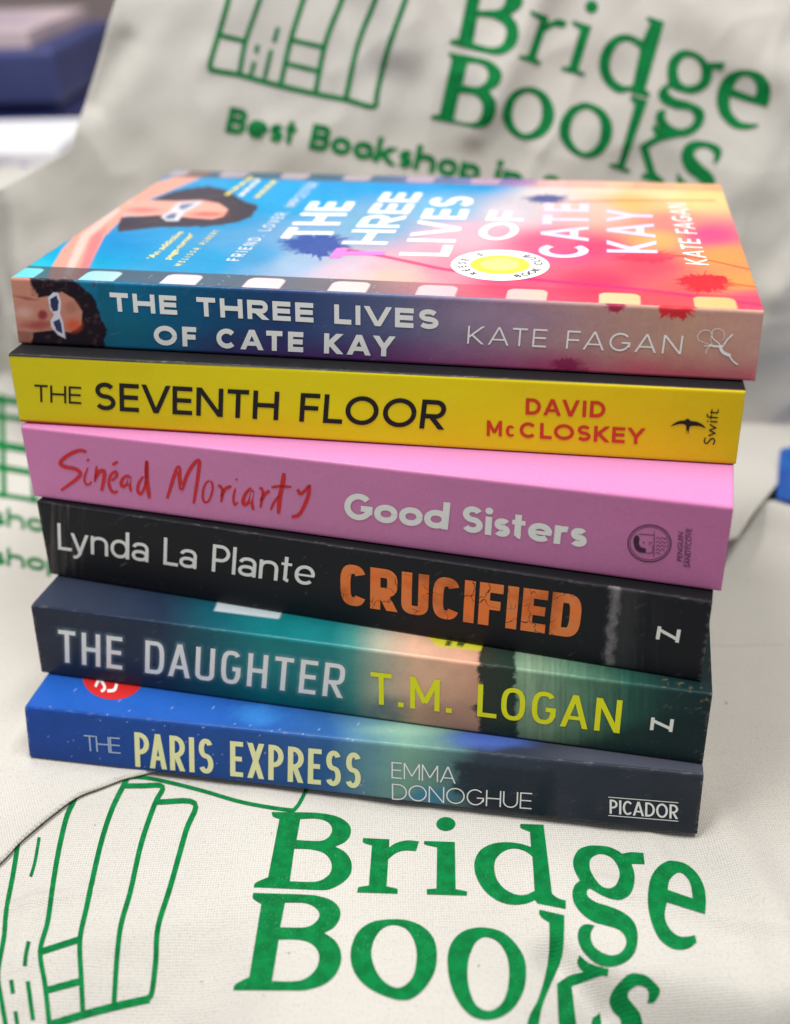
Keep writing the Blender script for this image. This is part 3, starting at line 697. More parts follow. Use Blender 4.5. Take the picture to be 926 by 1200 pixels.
text('author_lettering', 'CLOSKEY', b.spine, (609, 512.5), (755, 520.5), (609.3, 494.3), RED, b.root, .2, tr=.16)
ftext('publisher_lettering', 'Swift', b.spine, (837.5, 521), (842.5, 479.5), (824.5, 520), BLK, b.root, -.008)
decal('publisher_emblem', [crom(pxs([(405, 655, 1), (440, 632), (470, 627), (480, 622), (487, 619), (494, 624), (500, 629), (530, 634), (553, 646), (570, 664, 1), (540, 653), (500, 652), (492, 668), (488, 690, 1), (484, 668), (478, 688, 1), (478, 650), (450, 643)], 680, 330, 3.858))], b.spine, BLK, b.root)

# ---- third book
b = Book(2, 'thick pink book with red handwritten author name, third from the top', True)
def art3(A):
    X, Y = A.X, A.Y; A.stops([(24, 198, 122, 172), (300, 190, 120, 165), (600, 184, 114, 160), (858, 178, 106, 152)])
    A.C *= 1.28*(1+.02*vnoise(X/60, Y/20, 3))[:, None]
b.build(art3, solid(232, 148, 208, gain=.80), solid(190, 110, 165, gain=1.2))
RH = ink('scarlet_brush_print', (196, 34, 44), 1.3, vary=.25)
h1 = lambda p: pxs(p, 60, 520, 4.63); h2 = lambda p: pxs(p, 190, 530, 4.63); pol = []
for f, pts, w_ in ((h1, [(192, 44), (160, 36), (120, 48), (75, 75), (50, 105), (80, 126), (130, 136), (160, 160), (140, 190), (100, 220), (55, 252)], 15), (h1, [(200, 130), (182, 180), (186, 212), (202, 222), (222, 205)], 9), (h1, [(196, 84), (206, 92)], 11),
                   (h1, [(248, 122), (243, 160), (238, 208)], 10), (h1, [(240, 190), (262, 152), (288, 150), (288, 190), (274, 255)], 16), (h1, [(330, 200), (356, 175), (350, 152), (326, 168), (314, 210), (325, 250), (345, 264), (362, 256)], 12), (h1, [(333, 114), (362, 97)], 12),
                   (h1, [(424, 172), (396, 182), (380, 214), (392, 232), (415, 215), (428, 180), (426, 215), (434, 258)], 13), (h1, [(500, 178), (478, 210), (470, 250), (484, 272), (502, 250), (516, 200), (520, 92)], 12), (h1, [(519, 92), (520, 190), (534, 296)], 17),
                   (h1, [(630, 296), (648, 240), (668, 175), (692, 126), (698, 190), (708, 246), (740, 165), (776, 108), (804, 94), (798, 170), (786, 250), (774, 324)], 15),
                   (h2, [(264, 152), (240, 165), (224, 205), (222, 250), (236, 272), (258, 256), (274, 205), (272, 168), (258, 152)], 9), (h2, [(306, 176), (328, 205), (322, 270)], 11), (h2, [(322, 240), (342, 200), (376, 184)], 14),
                   (h2, [(398, 196), (388, 245), (394, 284), (412, 270)], 9), (h2, [(402, 144), (408, 150)], 10), (h2, [(482, 192), (452, 228), (440, 268), (452, 284), (474, 264), (492, 208), (486, 262), (496, 312)], 14), (h2, [(530, 190), (548, 215), (534, 300)], 11),
                   (h2, [(536, 262), (560, 226), (584, 208)], 14), (h2, [(662, 112), (655, 170), (640, 240), (632, 332)], 18), (h2, [(594, 190), (640, 184), (702, 188)], 10), (h2, [(590, 312), (610, 268), (640, 230)], 10),
                   (h2, [(735, 200), (752, 224), (778, 205), (800, 178)], 13), (h2, [(802, 176), (792, 240), (762, 310), (738, 342), (704, 350)], 15)):
    p = open_crom(f(pts)); k = len(p); tp = .55+.55*np.sin(np.linspace(.35, 2.9, k))+.10*np.sin(np.linspace(0, 9, k))
    pol.append(ribbon(p, w_*1.3/4.63, tp)[0])
tri_obj('author_lettering', [[p] for p in pol], lambda W: b.spine.hit(W)+b.spine.n*.00016, RH, b.root, 'any')
PW = ink('pale_pink_white_print', (244, 228, 240), 1.2)
text('title_lettering', 'Good', b.spine, (403, 607.5), (525, 620.5), (404.5, 576.5), PW, b.root, .215, mixed=True, tr=.05)
text('title_lettering', 'Sisters', b.spine, (541, 622.5), (687, 641.5), (542.5, 591.5), PW, b.root, .215, mixed=True, tr=.06)
DP = ink('dark_plum_print', (62, 28, 58), 1.1)
z = lambda p: pxs(p, 640, 580, 3.53); pol = [ribbon(ell(761.2, 636.7, 25.2, 21.6, 60)+[ell(761.2, 636.7, 25.2, 21.6, 60)[0]], 1.2)[0], ribbon(ell(761.2, 636.7, 22.8, 19.3, 60)+[ell(761.2, 636.7, 22.8, 19.3, 60)[0]], .7)[0]]
for pts, w_ in (([(448, 150), (446, 256)], 2.5), ([(385, 162), (446, 166)], 3), ([(385, 235), (412, 238)], 3), ([(440, 205), (440, 238)], 2), ([(428, 196), (440, 196)], 3), ([(428, 196), (428, 208)], 2.5), ([(404, 192), (404, 200)], 4), ([(412, 240), (440, 240)], 2.5),
                ([(455, 180), (463, 174), (471, 184), (480, 174), (490, 184), (500, 176)], 3), ([(455, 196), (463, 190), (471, 200), (480, 190), (490, 200), (502, 192)], 3), ([(455, 212), (463, 206), (471, 216), (480, 206), (490, 216), (500, 208)], 3),
                ([(455, 228), (463, 222), (471, 232), (480, 222), (490, 232)], 3), ([(455, 242), (463, 237), (471, 246)], 3)):
    pol.append(ribbon(z(pts), w_/3.53)[0])
pol.append(crom(z([(362, 185), (368, 170), (378, 166), (386, 178), (384, 200), (392, 215), (412, 222), (412, 238, 1), (380, 232), (366, 215)])))
tri_obj('publisher_emblem', [[p] for p in pol], lambda W: b.spine.hit(W)+b.spine.n*.00016, DP, b.root, 'any')
for t, p0, p1, p2 in (('PENGUIN', (799.5, 658), (801, 624), (793.5, 657)), ('SANDYCOVE', (808.6, 665), (811, 619.7), (802.6, 664))):
    ftext('publisher_lettering', t, b.spine, p0, p1, p2, DP, b.root, .0)
decal('publisher_rule', [ribbon([(796.5+5.2, 664), (804, 620)], .5)[0], ribbon([(798.6, 664), (799.2, 664.1)], .5)[0]], b.spine, DP, b.root, .00016, 'any')

# ---- fourth book
b = Book(3, 'black book with cracked orange title and white feathery streak, between the pink and teal books')
def art4(A):
    X, Y = A.X, A.Y; A.C[:] = lin((27, 28, 34)); s_ = vnoise(X/3.2, Y/60, 21); A.put(np.clip(s_*1.1, 0, 1)*(1-sm(70, 118, X))*sm(46, 66, X)*.55, (120, 104, 106))
    w_ = 717+(Y-735)*-.10+4*vnoise(X*0+3, Y/9, 5); n_ = vnoise(X/2.2, Y/5, 31); d = np.abs(X-w_)+4*n_
    A.put((1-sm(1, 9, d))*.75*(.7+.3*vnoise(X/3, Y/3, 2)), (150, 145, 150)); A.put((1-sm(0, 26, np.abs(X-w_-14)))*.12, (120, 120, 125)); A.put(np.clip(vnoise(X/3.5, Y/45, 9), 0, 1)*(1-sm(10, 30, np.abs(X-752)))*.2, (120, 120, 128))
    A.C *= 1.1
b.build(art4, solid(24, 25, 29), solid(24, 25, 29))
LG = ink('light_grey_print', (224, 226, 232), 1.2)
text('author_lettering', 'Lynda La Plante', b.spine, (68.5, 643.5), (368, 686.5), (67.5, 612.5), LG, b.root, .115, mixed=True, tr=.075)
MO = mat('cracked_orange_print', (.8, .2, .05), .55, .3); g = N(MO); tcv = g.n('ShaderNodeTexCoord').outputs['Object']
vo = g.n('ShaderNodeTexVoronoi', feature='DISTANCE_TO_EDGE'); wn = g.n('ShaderNodeTexNoise'); g.l(tcv, wn.inputs[0]); wn.inputs['Scale'].default_value = 260
va = g.n('ShaderNodeVectorMath', operation='MULTIPLY_ADD'); g.l(wn.outputs['Color'], va.inputs[0]); va.inputs[1].default_value = (.006,)*3; g.l(tcv, va.inputs[2]); g.l(va.outputs[0], vo.inputs['Vector']); vo.inputs['Scale'].default_value = 115
n1 = g.noise(170, 4); c = g.mix(g.ramp(n1, .35, .7), (.98, .21, .035), (.85, .26, .08)); c = g.mix(g.ramp(g.noise(90, 3), .5, .75), c, (.55, .11, .02))
c = g.mix(g.math('MULTIPLY', g.ramp(vo.outputs['Distance'], .022, .006), g.ramp(g.noise(120, 2), .44, .58)), c, (.03, .015, .015)); g.l(c, g.b.inputs['Base Color'])
text('title_lettering', 'CRUCIFIED', b.spine, (399.5, 707.5), (678, 748), (399, 659.5), MO, b.root, .215, cond=True, n=3., tr=.085)
text('publisher_emblem', 'Z', b.spine, (795.5, 753), (798.5, 736), (768.5, 748.5), LG, b.root, .16, hs=1.1)

# ---- fifth book
b = Book(4, 'dark teal book with misty white title and yellow-green author name, second from the bottom', True)
def st5(A, g_):
    X, Y = A.X, A.Y
    A.stops([(38, 34, 40, 56), (190, 30, 44, 66), (250, 18, 78, 92), (320, 14, 108, 112), (390, 22, 108, 112), (415, 60, 130, 126), (445, 150, 155, 140), (485, 205, 165, 140), (560, 186, 140, 118), (606, 112, 140, 118), (625, 120, 146, 122), (680, 80, 116, 96),
             (735, 38, 78, 68), (780, 24, 50, 50), (834, 18, 36, 40)], 10)
    A.C *= (1+.16*vnoise(X/30, Y/22, 12))[:, None]
    st = vnoise(X/3, Y/55, 13); k = sm(604, 620, X)*(1-sm(740, 800, X)); A.C *= (1+.38*st*k)[:, None]; A.C *= g_
def art5(A):
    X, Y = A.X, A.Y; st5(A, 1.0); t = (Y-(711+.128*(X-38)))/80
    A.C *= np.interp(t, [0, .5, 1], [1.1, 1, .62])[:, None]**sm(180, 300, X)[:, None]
    A.blob(455, 832, 30, 22, (40, 80, 96), .6, .9, .4); A.blob(520, 835, 40, 16, (150, 112, 104), .6, .9, .3)
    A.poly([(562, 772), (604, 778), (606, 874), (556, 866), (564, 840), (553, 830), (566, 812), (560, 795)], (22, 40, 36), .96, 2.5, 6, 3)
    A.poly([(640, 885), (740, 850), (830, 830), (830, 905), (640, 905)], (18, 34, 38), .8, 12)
    br = np.clip(vnoise(X/6, Y/5, 41)*2.2-.9, 0, 1); A.put(br*sm(765, 785, X)*(1-sm(818, 840, Y))*.7, (180, 140, 100)); A.put(br*sm(800, 815, X)*sm(855, 865, Y)*.5, (150, 120, 90)); A.put(br*sm(815, 822, X)*.4, (150, 120, 90))
    f, R_ = aff(b.spine, (69.5, 775), (401.5, 818), (68.5, 737.5), 0)      # soft printed glow round the title
    for ps in layout('THE DAUGHTER', R_, .125, 1, True, 3., False, .17):
        for p_ in ps:
            Q = proj(f(np.array(p_))); A.poly(Q[::2] if len(Q) > 30 else Q, (165, 200, 215), .30, 5.)
    A.C *= 1.32
def artc5(A):
    X, Y = A.X, A.Y; st5(A, 1.15); A.poly([(562, 740), (604, 745), (604, 784), (560, 777)], (22, 44, 38), .95, 2, 4, 3)
    A.put((1-sm(60, 240, X))*.6, (58, 66, 84)); A.poly([(257, 700), (333, 712), (327, 725.5), (251, 716)], (188, 200, 206), .95, .8); A.poly([(500, 745), (566, 752), (564, 763), (512, 757)], (206, 200, 50), .95, 1)
    A.poly([(524, 750), (530, 751), (528, 757), (522, 756)], (20, 50, 40), .9, .8); A.poly([(536, 752), (546, 753), (542, 758), (536, 757)], (20, 50, 40), .9, .8)
    br = np.clip(vnoise(X/6, Y/4, 41)*2.2-.8, 0, 1); A.put(br*sm(765, 785, X)*.6, (170, 140, 105))
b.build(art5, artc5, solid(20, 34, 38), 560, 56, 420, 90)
P5 = ((69.5, 775), (401.5, 818), (68.5, 737.5))
text('title_lettering', 'THE DAUGHTER', b.spine, *P5, ink('misty_white_print', (232, 240, 250), 1.2), b.root, .125, off=.00016, cond=True, n=3., tr=.17)
text('author_lettering', 'T.M. LOGAN', b.spine, (435, 824), (726, 859), (434.5, 787), ink('yellow_green_print', (214, 222, 20), 1.5), b.root, .135, cond=True, n=2.6, tr=.16)
text('publisher_emblem', 'Z', b.spine, (788, 857.5), (790.5, 839), (761.5, 855), LG, b.root, .16, hs=1.1)

# ---- bottom book
b = Book(5, 'bottom book of the stack, deep blue to slate spine with pale gold title', True)
def st6(A):
    X, Y = A.X, A.Y
    A.stops([(30, 22, 66, 150), (200, 30, 76, 156), (300, 34, 80, 152), (385, 50, 98, 158), (430, 96, 142, 160), (475, 124, 168, 152), (530, 84, 120, 124), (560, 52, 62, 78), (640, 50, 56, 70), (823, 46, 50, 60)], 14)
    A.C *= (1+.15*vnoise(X/34, Y/20, 22))[:, None]; A.put((vnoise(X/2.1, Y/2.1, 77, 1) > .93)*(X < 470)*.6, (190, 200, 240))
def art6(A):
    X, Y = A.X, A.Y; st6(A); A.blob(505, 935, 40, 14, (46, 132, 176), .8, .9, .3); A.poly([(532, 893), (650, 905), (650, 970), (548, 962), (556, 940), (530, 925), (538, 910)], (36, 44, 56), .85, 4, 6)
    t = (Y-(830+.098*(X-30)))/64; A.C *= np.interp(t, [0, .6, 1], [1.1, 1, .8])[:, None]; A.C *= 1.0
def artc6(A):
    X, Y = A.X, A.Y; st6(A); A.C *= .95; A.put((1-sm(150, 460, X))*.35, (50, 120, 225)); A.blob(575, 866, 60, 14, (72, 100, 180), .85, .8, .3); A.blob(478, 855, 60, 9, (150, 190, 170), .6, .9)
    A.put(sm(600, 700, X)*.6, (84, 88, 102))
    A.blob(300, 838, 34, 16, (60, 140, 215), .55, .9, .4)
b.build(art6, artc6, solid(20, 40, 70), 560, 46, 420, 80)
decal('cover_roundel', [ell(133, 793, 36, 27, 40)], b.cover, ink('red_roundel', (214, 40, 40), .9), b.root, .0001)
decal('cover_roundel', [ribbon(open_crom([(112, 805), (117, 797), (123, 806), (119, 811)]), 3)[0], ribbon(open_crom([(126, 810), (134, 809), (137, 802)]), 3.5)[0]], b.cover, cw, b.root, .00018, 'any')
text('title_lettering', 'THE', b.spine, (100, 879.5), (142, 883), (98.5, 861), ink('pale_blue_print', (170, 190, 215), 1.1), b.root, .075, hs=1.05)
text('title_lettering', 'PARIS EXPRESS', b.spine, (159, 898), (422.5, 924), (157.5, 857.5), ink('pale_gold_print', (244, 232, 160), 1.4), b.root, .135, cond=True, n=2.1, tr=.10)
EG = ink('pale_grey_print', (214, 224, 232), 1.4)
text('author_lettering', 'EMMA', b.spine, (459, 911.5), (534, 918), (459, 892.5), EG, b.root, .07, tr=.10)
text('author_lettering', 'DONOGHUE', b.spine, (459.5, 936.5), (623, 948), (459.5, 918), EG, b.root, .07, tr=.10)
text('publisher_lettering', 'PICADOR', b.spine, (714.5, 953), (794.5, 959.5), (714.5, 936.5), LG, b.root, .13, tr=.07)
decal('publisher_rule', [ribbon([(713, 933.8), (795, 940.4)], .9)[0], ribbon([(713, 955.2), (795, 962)], .9)[0]], b.spine, LG, b.root, .00016, 'any')

# ------------------------------------------------------------------ CLOTH
def W0(*pts):
    r = rays(pts); return (CAM+r*(CAMZ/(-r[:, 2]))[:, None])[:, :2]
def hinge(x, y, a, b, slope, soft):
    """fabric bends down on the right-hand side of the line a -> b"""
    a, b = np.array(a), np.array(b); t = (b-a)/np.linalg.norm(b-a); d = (x-a[0])*t[1]-(y-a[1])*t[0]
    return -slope*soft*np.log1p(np.exp(np.clip(d/soft, -40, 40)))
def dist_line(x, y, a, b):
    a, b = np.array(a), np.array(b); e = b-a; t = np.clip(((x-a[0])*e[0]+(y-a[1])*e[1])/(e@e), 0, 1)
    return np.hypot(x-a[0]-t*e[0], y-a[1]-t*e[1])
A0, A1 = W0((-40, 1128), (190, 1078)); B0, B1 = W0((640, 1118), (960, 1172)); C0, C1 = W0((846, 965), (945, 1150)); D0, D1 = W0((650, 1112), (706, 1150)); E0, E1 = W0((180, 1085), (420, 1150))
F0, F1 = W0((700, 1030), (926, 1092)); H0, H1 = W0((760, 985), (800, 1030)); J0, J1 = W0((0, 1060), (120, 1035)); K0, K1 = W0((40, 1050), (5, 1185))
def front_z(x, y):
    z = -.0018+.0006*vnoise(x*22, y*22, 3, 3)*sm(.30, .25, y)
    z = z+hinge(x, y, A0, A1, .42, .0016)*sm(-.03, -.07, x)
    z = z+hinge(x, y, B0, B1, 1.7, .0022)*sm(.02, .075, x)  # bend made this steep so the slope darkens, standing in for a cast shadow
    z = z+.005*np.exp(-(dist_line(x, y, C0, C1)/.009)**2)*(.7+.3*vnoise(x*60, y*60, 8, 2))  # ridge added so the cloth on its right slope falls into shade
    z = z-.0055*np.exp(-(dist_line(x, y, D0, D1)/.005)**2)-.0006*np.abs(vnoise(x*34+5, y*34, 61, 3))*6*np.clip(.5-np.abs(y-.20)*4, 0, 1)*sm(.29, .25, y)+.0016*np.exp(-(dist_line(x, y, F0, F1)/.0035)**2)
    z = z+.0015*np.exp(-(dist_line(x, y, K0, K1)/.004)**2)
    # right edge sags away from the stack
    d = (x-.098)+.25*(y-.24); z = z-.10*np.maximum(0, d)*sm(0, .02, d)*sm(.235, .21, y)
    z = z+.0014*np.exp(-(dist_line(x, y, H0, H1)/.004)**2)+.0008*np.exp(-(dist_line(x, y, J0, J1)/.002)**2)
    # flat where the stack and the other bag lie on it
    return z
FRONT = Height(front_z)
def sheet(name, f, x0, x1, y0, y1, nx, ny, label=None, group='cotton tote bags', thick=.0009):
    X, Y = np.meshgrid(np.linspace(x0, x1, nx), np.linspace(y0, y1, ny), indexing='ij'); x, y = X.ravel(), Y.ravel()
    P = np.c_[x, y, f(x, y)]; Z_ = P[:, 2].reshape(nx, ny); dy = (y1-y0)/(ny-1)
    arc_ = np.cumsum(np.c_[np.zeros(nx), np.hypot(dy, np.diff(Z_, axis=1))], axis=1); arc_ = arc_-arc_[:, -1:]+y1      # thread length, so the weave does not stretch on slopes
    me = fast_grid(name, P, nx, ny, False, np.c_[x, arc_.ravel()]); o = link(name, me, M_CANVAS)
    s_ = o.modifiers.new('cloth', 'SOLIDIFY'); s_.thickness = thick; s_.offset = -1
    return tag(o, label, 'tote bag', group)
uvxy = lambda Q: Q[:, :2]
front = sheet('tote_bag', front_z, -.34, .30, .06, .338, 420, 260, 'cream tote bag under the stack with large green lettering in front of the books')
def cloth_print(name, groups, surf, parent, off=.00022, rule='odd', step=3., uvf=uvxy):
    return tri_obj(name, groups, lambda W: surf.lift(surf.hit(W), off), M_GREEN, parent, rule, step, uvf)
g1 = lambda p: pxs(p, 270, 940, 5); g2 = lambda p: pxs(p, 420, 950, 5); g3 = lambda p: pxs(p, 550, 950, 5); g4 = lambda p: pxs(p, 660, 980, 5.144)
FR = [
 [crom(g1([(243, 60, 1), (420, 62), (540, 68), (640, 92), (700, 140), (702, 195), (670, 235), (612, 262, 1), (672, 295), (708, 350), (705, 420), (655, 475), (580, 512), (520, 516, 1), (138, 500, 1), (150, 474), (222, 442, 1), (288, 100, 1), (250, 85)])),
  crom(g1([(410, 100, 1), (500, 98), (560, 112), (592, 142), (594, 178), (570, 212), (520, 230), (388, 224, 1)])), crom(g1([(375, 274, 1), (470, 278), (545, 298), (585, 340), (594, 390), (570, 435), (500, 468), (348, 466, 1)]))],
 [crom(g1([(135, 534, 1), (420, 543), (520, 553), (600, 582), (642, 630), (640, 685), (605, 737), (548, 768, 1), (612, 812), (645, 870), (648, 940), (615, 1015), (550, 1070), (460, 1100), (400, 1106, 1), (20, 1102, 1), (32, 1068), (112, 1026, 1), (182, 598, 1), (134, 566)])),
  crom(g1([(320, 590, 1), (430, 592), (490, 614), (522, 655), (505, 700), (440, 735), (292, 735, 1)])), crom(g1([(284, 806, 1), (400, 808), (470, 828), (512, 872), (520, 925), (500, 982), (450, 1030), (380, 1052), (245, 1050, 1)]))],
 [crom(g2([(28, 163, 1), (182, 170, 1), (180, 218, 1), (225, 190), (290, 176), (355, 182, 1), (338, 238, 1), (270, 235), (220, 250), (175, 285, 1), (165, 445, 1), (230, 460, 1), (230, 488, 1), (-8, 480, 1), (0, 450, 1), (62, 440, 1), (80, 205, 1), (30, 188)]))],
 [g2(ell(513, 80, 56, 40))], [crom(g2([(388, 180, 1), (565, 186, 1), (570, 462, 1), (637, 475, 1), (636, 499, 1), (402, 492, 1), (402, 462, 1), (458, 458, 1), (462, 216, 1), (390, 199)]))],
 [crom(g2([(195, 638), (300, 648), (390, 690), (445, 760), (460, 850), (445, 950), (390, 1040), (320, 1100), (250, 1112), (160, 1090), (60, 1040), (-10, 970), (-42, 890), (-40, 800), (0, 710), (80, 655)])), crom(g2([(215, 672), (280, 695), (325, 760), (342, 850), (325, 960), (280, 1020), (225, 1040), (160, 1010), (110, 950), (80, 870), (82, 790), (115, 720), (160, 682)]))],
 [crom(g2([(522, 880), (540, 790), (590, 725), (660, 693), (740, 687), (840, 712), (920, 780), (972, 868), (982, 960), (965, 1060), (910, 1155), (830, 1212), (740, 1228), (655, 1200), (585, 1120), (538, 1010)])), crom(g2([(745, 742), (810, 765), (860, 830), (882, 920), (875, 1040), (840, 1130), (770, 1175), (700, 1150), (660, 1080), (640, 980), (645, 880), (672, 800), (700, 762)]))],
 [crom(g3([(300, 80, 1), (435, 84, 1), (485, 490, 1), (520, 515), (565, 528, 1), (565, 577, 1), (400, 545, 1), (385, 525, 1), (330, 546), (250, 552), (165, 528), (90, 470), (42, 390), (30, 310), (60, 240), (120, 202), (200, 187), (290, 194), (362, 215, 1), (355, 125, 1), (302, 103)])), crom(g3([(370, 270, 1), (330, 240), (270, 223), (210, 235), (162, 275), (146, 330), (160, 400), (205, 458), (270, 492), (330, 495), (383, 472, 1)]))],
 [crom(g3([(412, 582, 1), (557, 615, 1), (552, 800), (530, 900), (480, 1010), (425, 1150), (400, 1290, 1), (330, 1290, 1), (352, 1200), (400, 1110), (440, 980), (463, 850), (470, 740), (468, 655, 1), (430, 632), (410, 605)]))],
 [crom([(679.4, 1119, 1), (691, 1128.7), (713.5, 1135.5, 1), (712, 1143.7, 1), (702, 1143.7), (669.7, 1156, 1), (676, 1210, 1), (655, 1210, 1), (652.4, 1153.5, 1), (668, 1143), (684, 1139, 1), (677, 1129)])], [[(691, 1208), (694, 1193), (699, 1190), (703, 1186), (706, 1208)]],
 [crom(g4([(190, 58), (270, 65), (330, 90), (355, 108, 1), (410, 98), (485, 102, 1), (492, 170, 1), (412, 168, 1), (430, 230), (425, 300), (400, 352), (350, 382), (290, 378), (225, 352), (165, 318), (145, 330), (150, 365), (200, 400), (280, 425), (360, 460), (420, 510), (448, 580), (442, 670), (410, 732), (350, 772), (270, 786), (200, 765), (140, 715), (102, 660), (88, 600), (102, 552), (140, 532), (190, 541, 1), (168, 580), (168, 625), (190, 670), (240, 705), (300, 720), (350, 700), (380, 650), (370, 600), (330, 562), (260, 540), (180, 516), (110, 465), (65, 400), (56, 340), (72, 295), (102, 270, 1), (66, 200), (62, 140), (92, 85), (140, 63)])),
  crom(g4([(225, 108), (290, 130), (330, 185), (340, 240), (320, 292), (280, 315), (230, 300), (185, 247), (160, 190), (168, 135)]))],
 [crom(g4([(660, 150), (740, 170), (810, 230), (850, 310), (860, 390), (855, 470, 1), (625, 398, 1), (612, 470), (625, 530), (660, 580), (700, 605), (740, 608), (795, 598, 1), (805, 640, 1), (760, 675), (700, 686), (640, 670), (580, 620), (540, 540), (515, 440), (512, 340), (530, 250), (570, 190), (615, 158)])), crom(g4([(630, 325, 1), (640, 270), (670, 232), (705, 220), (745, 250), (770, 300), (780, 378, 1)]))],
 [crom(g4([(430, 825), (500, 840), (550, 880), (582, 920), (575, 960), (548, 1000, 1), (505, 1005, 1), (515, 970), (510, 925), (480, 902), (440, 900), (400, 930), (390, 965), (420, 1010), (465, 1070), (480, 1160, 1), (350, 1160, 1), (345, 1100), (300, 1050), (280, 990), (300, 930), (350, 870), (390, 835)]))],
]
cloth_print('shop_name_lettering', FR, FRONT, front)
g5 = lambda p: pxs(p, 0, 900, 3.858); IL = []
for pts, w_ in (([(88, 300), (60, 480), (30, 640), (20, 760), (0, 870), (-8, 950), (10, 1060), (32, 1190)], 18), ([(203, 215), (185, 260)], 12), ([(178, 315), (160, 420), (140, 492)], 12),
                ([(365, 90), (330, 160), (300, 230), (265, 380), (235, 560), (215, 700), (182, 830), (203, 970), (218, 1100), (226, 1190)], 19), ([(580, 40), (510, 180), (460, 330), (420, 500), (390, 640), (362, 780), (368, 950), (376, 1115)], 19),
                ([(500, 40), (575, 42), (660, 46), (760, 65), (926, 107), (1100, 157), (1296, 190), (1340, 180), (1380, 110), (1400, 60)], 14), ([(560, 82), (640, 82), (735, 86), (700, 165), (640, 340), (590, 560), (548, 710), (530, 850), (515, 1080)], 19),
                ([(712, 155), (880, 160), (840, 290), (770, 540), (715, 720), (705, 870), (688, 1010), (672, 1042)], 20), ([(676, 1044), (515, 1080), (370, 1118), (230, 1160)], 30), ([(184, 832), (360, 776)], 24), ([(213, 1005), (368, 963)], 26),
                ([(130, 785), (118, 840), (112, 895)], 15), ([(52, 958), (60, 1020)], 16), ([(125, 965), (150, 1140)], 17), ([(70, 1100), (78, 1160)], 15)):
    IL.append([ribbon(open_crom(g5(pts)), w_*1.18/3.858)[0]])
M_GREEN_LIFT = M_GREEN
cloth_print('book_drawing_print', [[p[0] for p in IL]], FRONT, front, .00024, 'any', 4.)

# left bag: folded body lying over the front one, its edge sweeping under the stack
EDGE = W0((-260, 1300), (-120, 1120), (-60, 1058), (0, 1008), (21, 986), (39, 970), (65, 949), (91, 931), (117, 921), (145, 910.5), (175, 903)); q_ = EDGE[-1]
EDGE = np.vstack([EDGE, [q_+(.03, .012), q_+(.07, .05), q_+(.09, .12)]])
ec = open_crom([tuple(p) for p in EDGE], 14); SW = np.array([-.28, .96])
def left_z(x, y):
    z = .0000+.0009*vnoise(x*16+3, y*16, 11, 3)*sm(-.135, -.16, x)
    z = z+.006*(1+vnoise(x*9, y*7, 15, 2))*sm(.36, .42, y)*sm(-.13, -.17, x)
    z = z+.085*sm(.58, .70, y+.25*(x+.2))+.012*vnoise(x*20, y*20, 19, 3)*sm(.55, .65, y)
    return z-.035*np.maximum(0, y-.70)
LEFT = Height(left_z)
rows = []; V_ = np.r_[np.linspace(0, 1, 7), 1+np.geomspace(.02, 62, 150)]*.009
for k_ in range(8):                                      # rolled edge: from under, round the nose
    a_ = -math.pi/2+math.pi*k_/8; r_ = .00045
    rows.append(np.c_[ec-SW*0+np.array([.6, -.8])*(r_*math.cos(a_)), np.full(len(ec), .0-r_+r_*math.sin(a_)-.0001)])
for v_ in V_:
    xy = ec+SW*v_; rows.append(np.c_[xy, left_z(xy[:, 0], xy[:, 1])+.0005*math.exp(-(v_/.003)**2)])
P = np.stack(rows, 1).reshape(-1, 3); me = fast_grid('tote_bag', P, len(ec), len(rows), False, np.c_[P[:, 0]*.9+P[:, 1]*.43+.01, P[:, 1]*.9-P[:, 0]*.43])
left = link('tote_bag', me, M_CANVAS); s_ = left.modifiers.new('cloth', 'SOLIDIFY'); s_.thickness = .0007; s_.offset = -1
tag(left, 'cream tote bag left of the stack, its plain folded edge crossing the green drawing', 'tote bag', 'cotton tote bags')
bars = [([(2, 462), (3, 500), (4, 540), (5, 584)], 6), ([(-60, 462), (12, 470), (60, 476)], 8), ([(-60, 482), (12, 490), (60, 497)], 6), ([(-60, 514), (12, 524), (60, 532)], 9), ([(-60, 540), (12, 550), (60, 559)], 7), ([(-60, 572), (12, 582), (60, 590)], 5), ([(34, 462), (40, 590)], 5)]
cloth_print('book_drawing_print', [[ribbon(open_crom(p), w_)[0] for p, w_ in bars]], LEFT, left, .0004, 'any', 6.)
for p0, p1, p2 in (((-190, 585), (120, 636), (-190, 563)), ((-190, 634), (120, 680), (-190, 613))):
    clothtext('slogan_lettering', 'Best Bookshop in', LEFT, p0, p1, p2, M_GREEN, left, .2, .1, .0004, uvxy)

# bag standing up behind the stack
def wall_y(x, z):
    y = .508+.33*np.maximum(0, z-.07)-.011*(.5-np.abs(vnoise(x*7+1, z*7+x*3, 37, 2)))-.006*(.5-np.abs(vnoise(x*19+4, z*15-x*8, 38, 3)))+.10*sm(-.188, -.24, x)*sm(.20, .14, z)+.0045*vnoise(x*12, z*12, 31, 3)+.0015*vnoise(x*40, z*40, 35, 2)
    for (a_, c_, amp, wd) in RIDGE: y = y-amp*np.exp(-(dist_line(x, z, a_, c_)/wd)**2)
    return y
def wl(*p):
    r = rays(p); t = .52/r[:, 1]; q = CAM+r*t[:, None]; return q[:, [0, 2]]
RIDGE = []
r1 = wl((440, -60), (468, 60)); r2 = wl((660, -20), (560, 160)); r3 = wl((850, 40), (960, 110)); r4 = wl((880, 190), (780, 330)); r5 = wl((100, 130), (130, 60)); r6 = wl((900, 330), (960, 260))
RIDGE = [(r1[0], r1[1], .006, .012), (r2[0], r2[1], .004, .008), (r3[0], r3[1], .005, .016), (r4[0], r4[1], .004, .018), (r5[0], r5[1], -.004, .006), (r6[0], r6[1], .005, .01)]
WALL = Wall(wall_y)
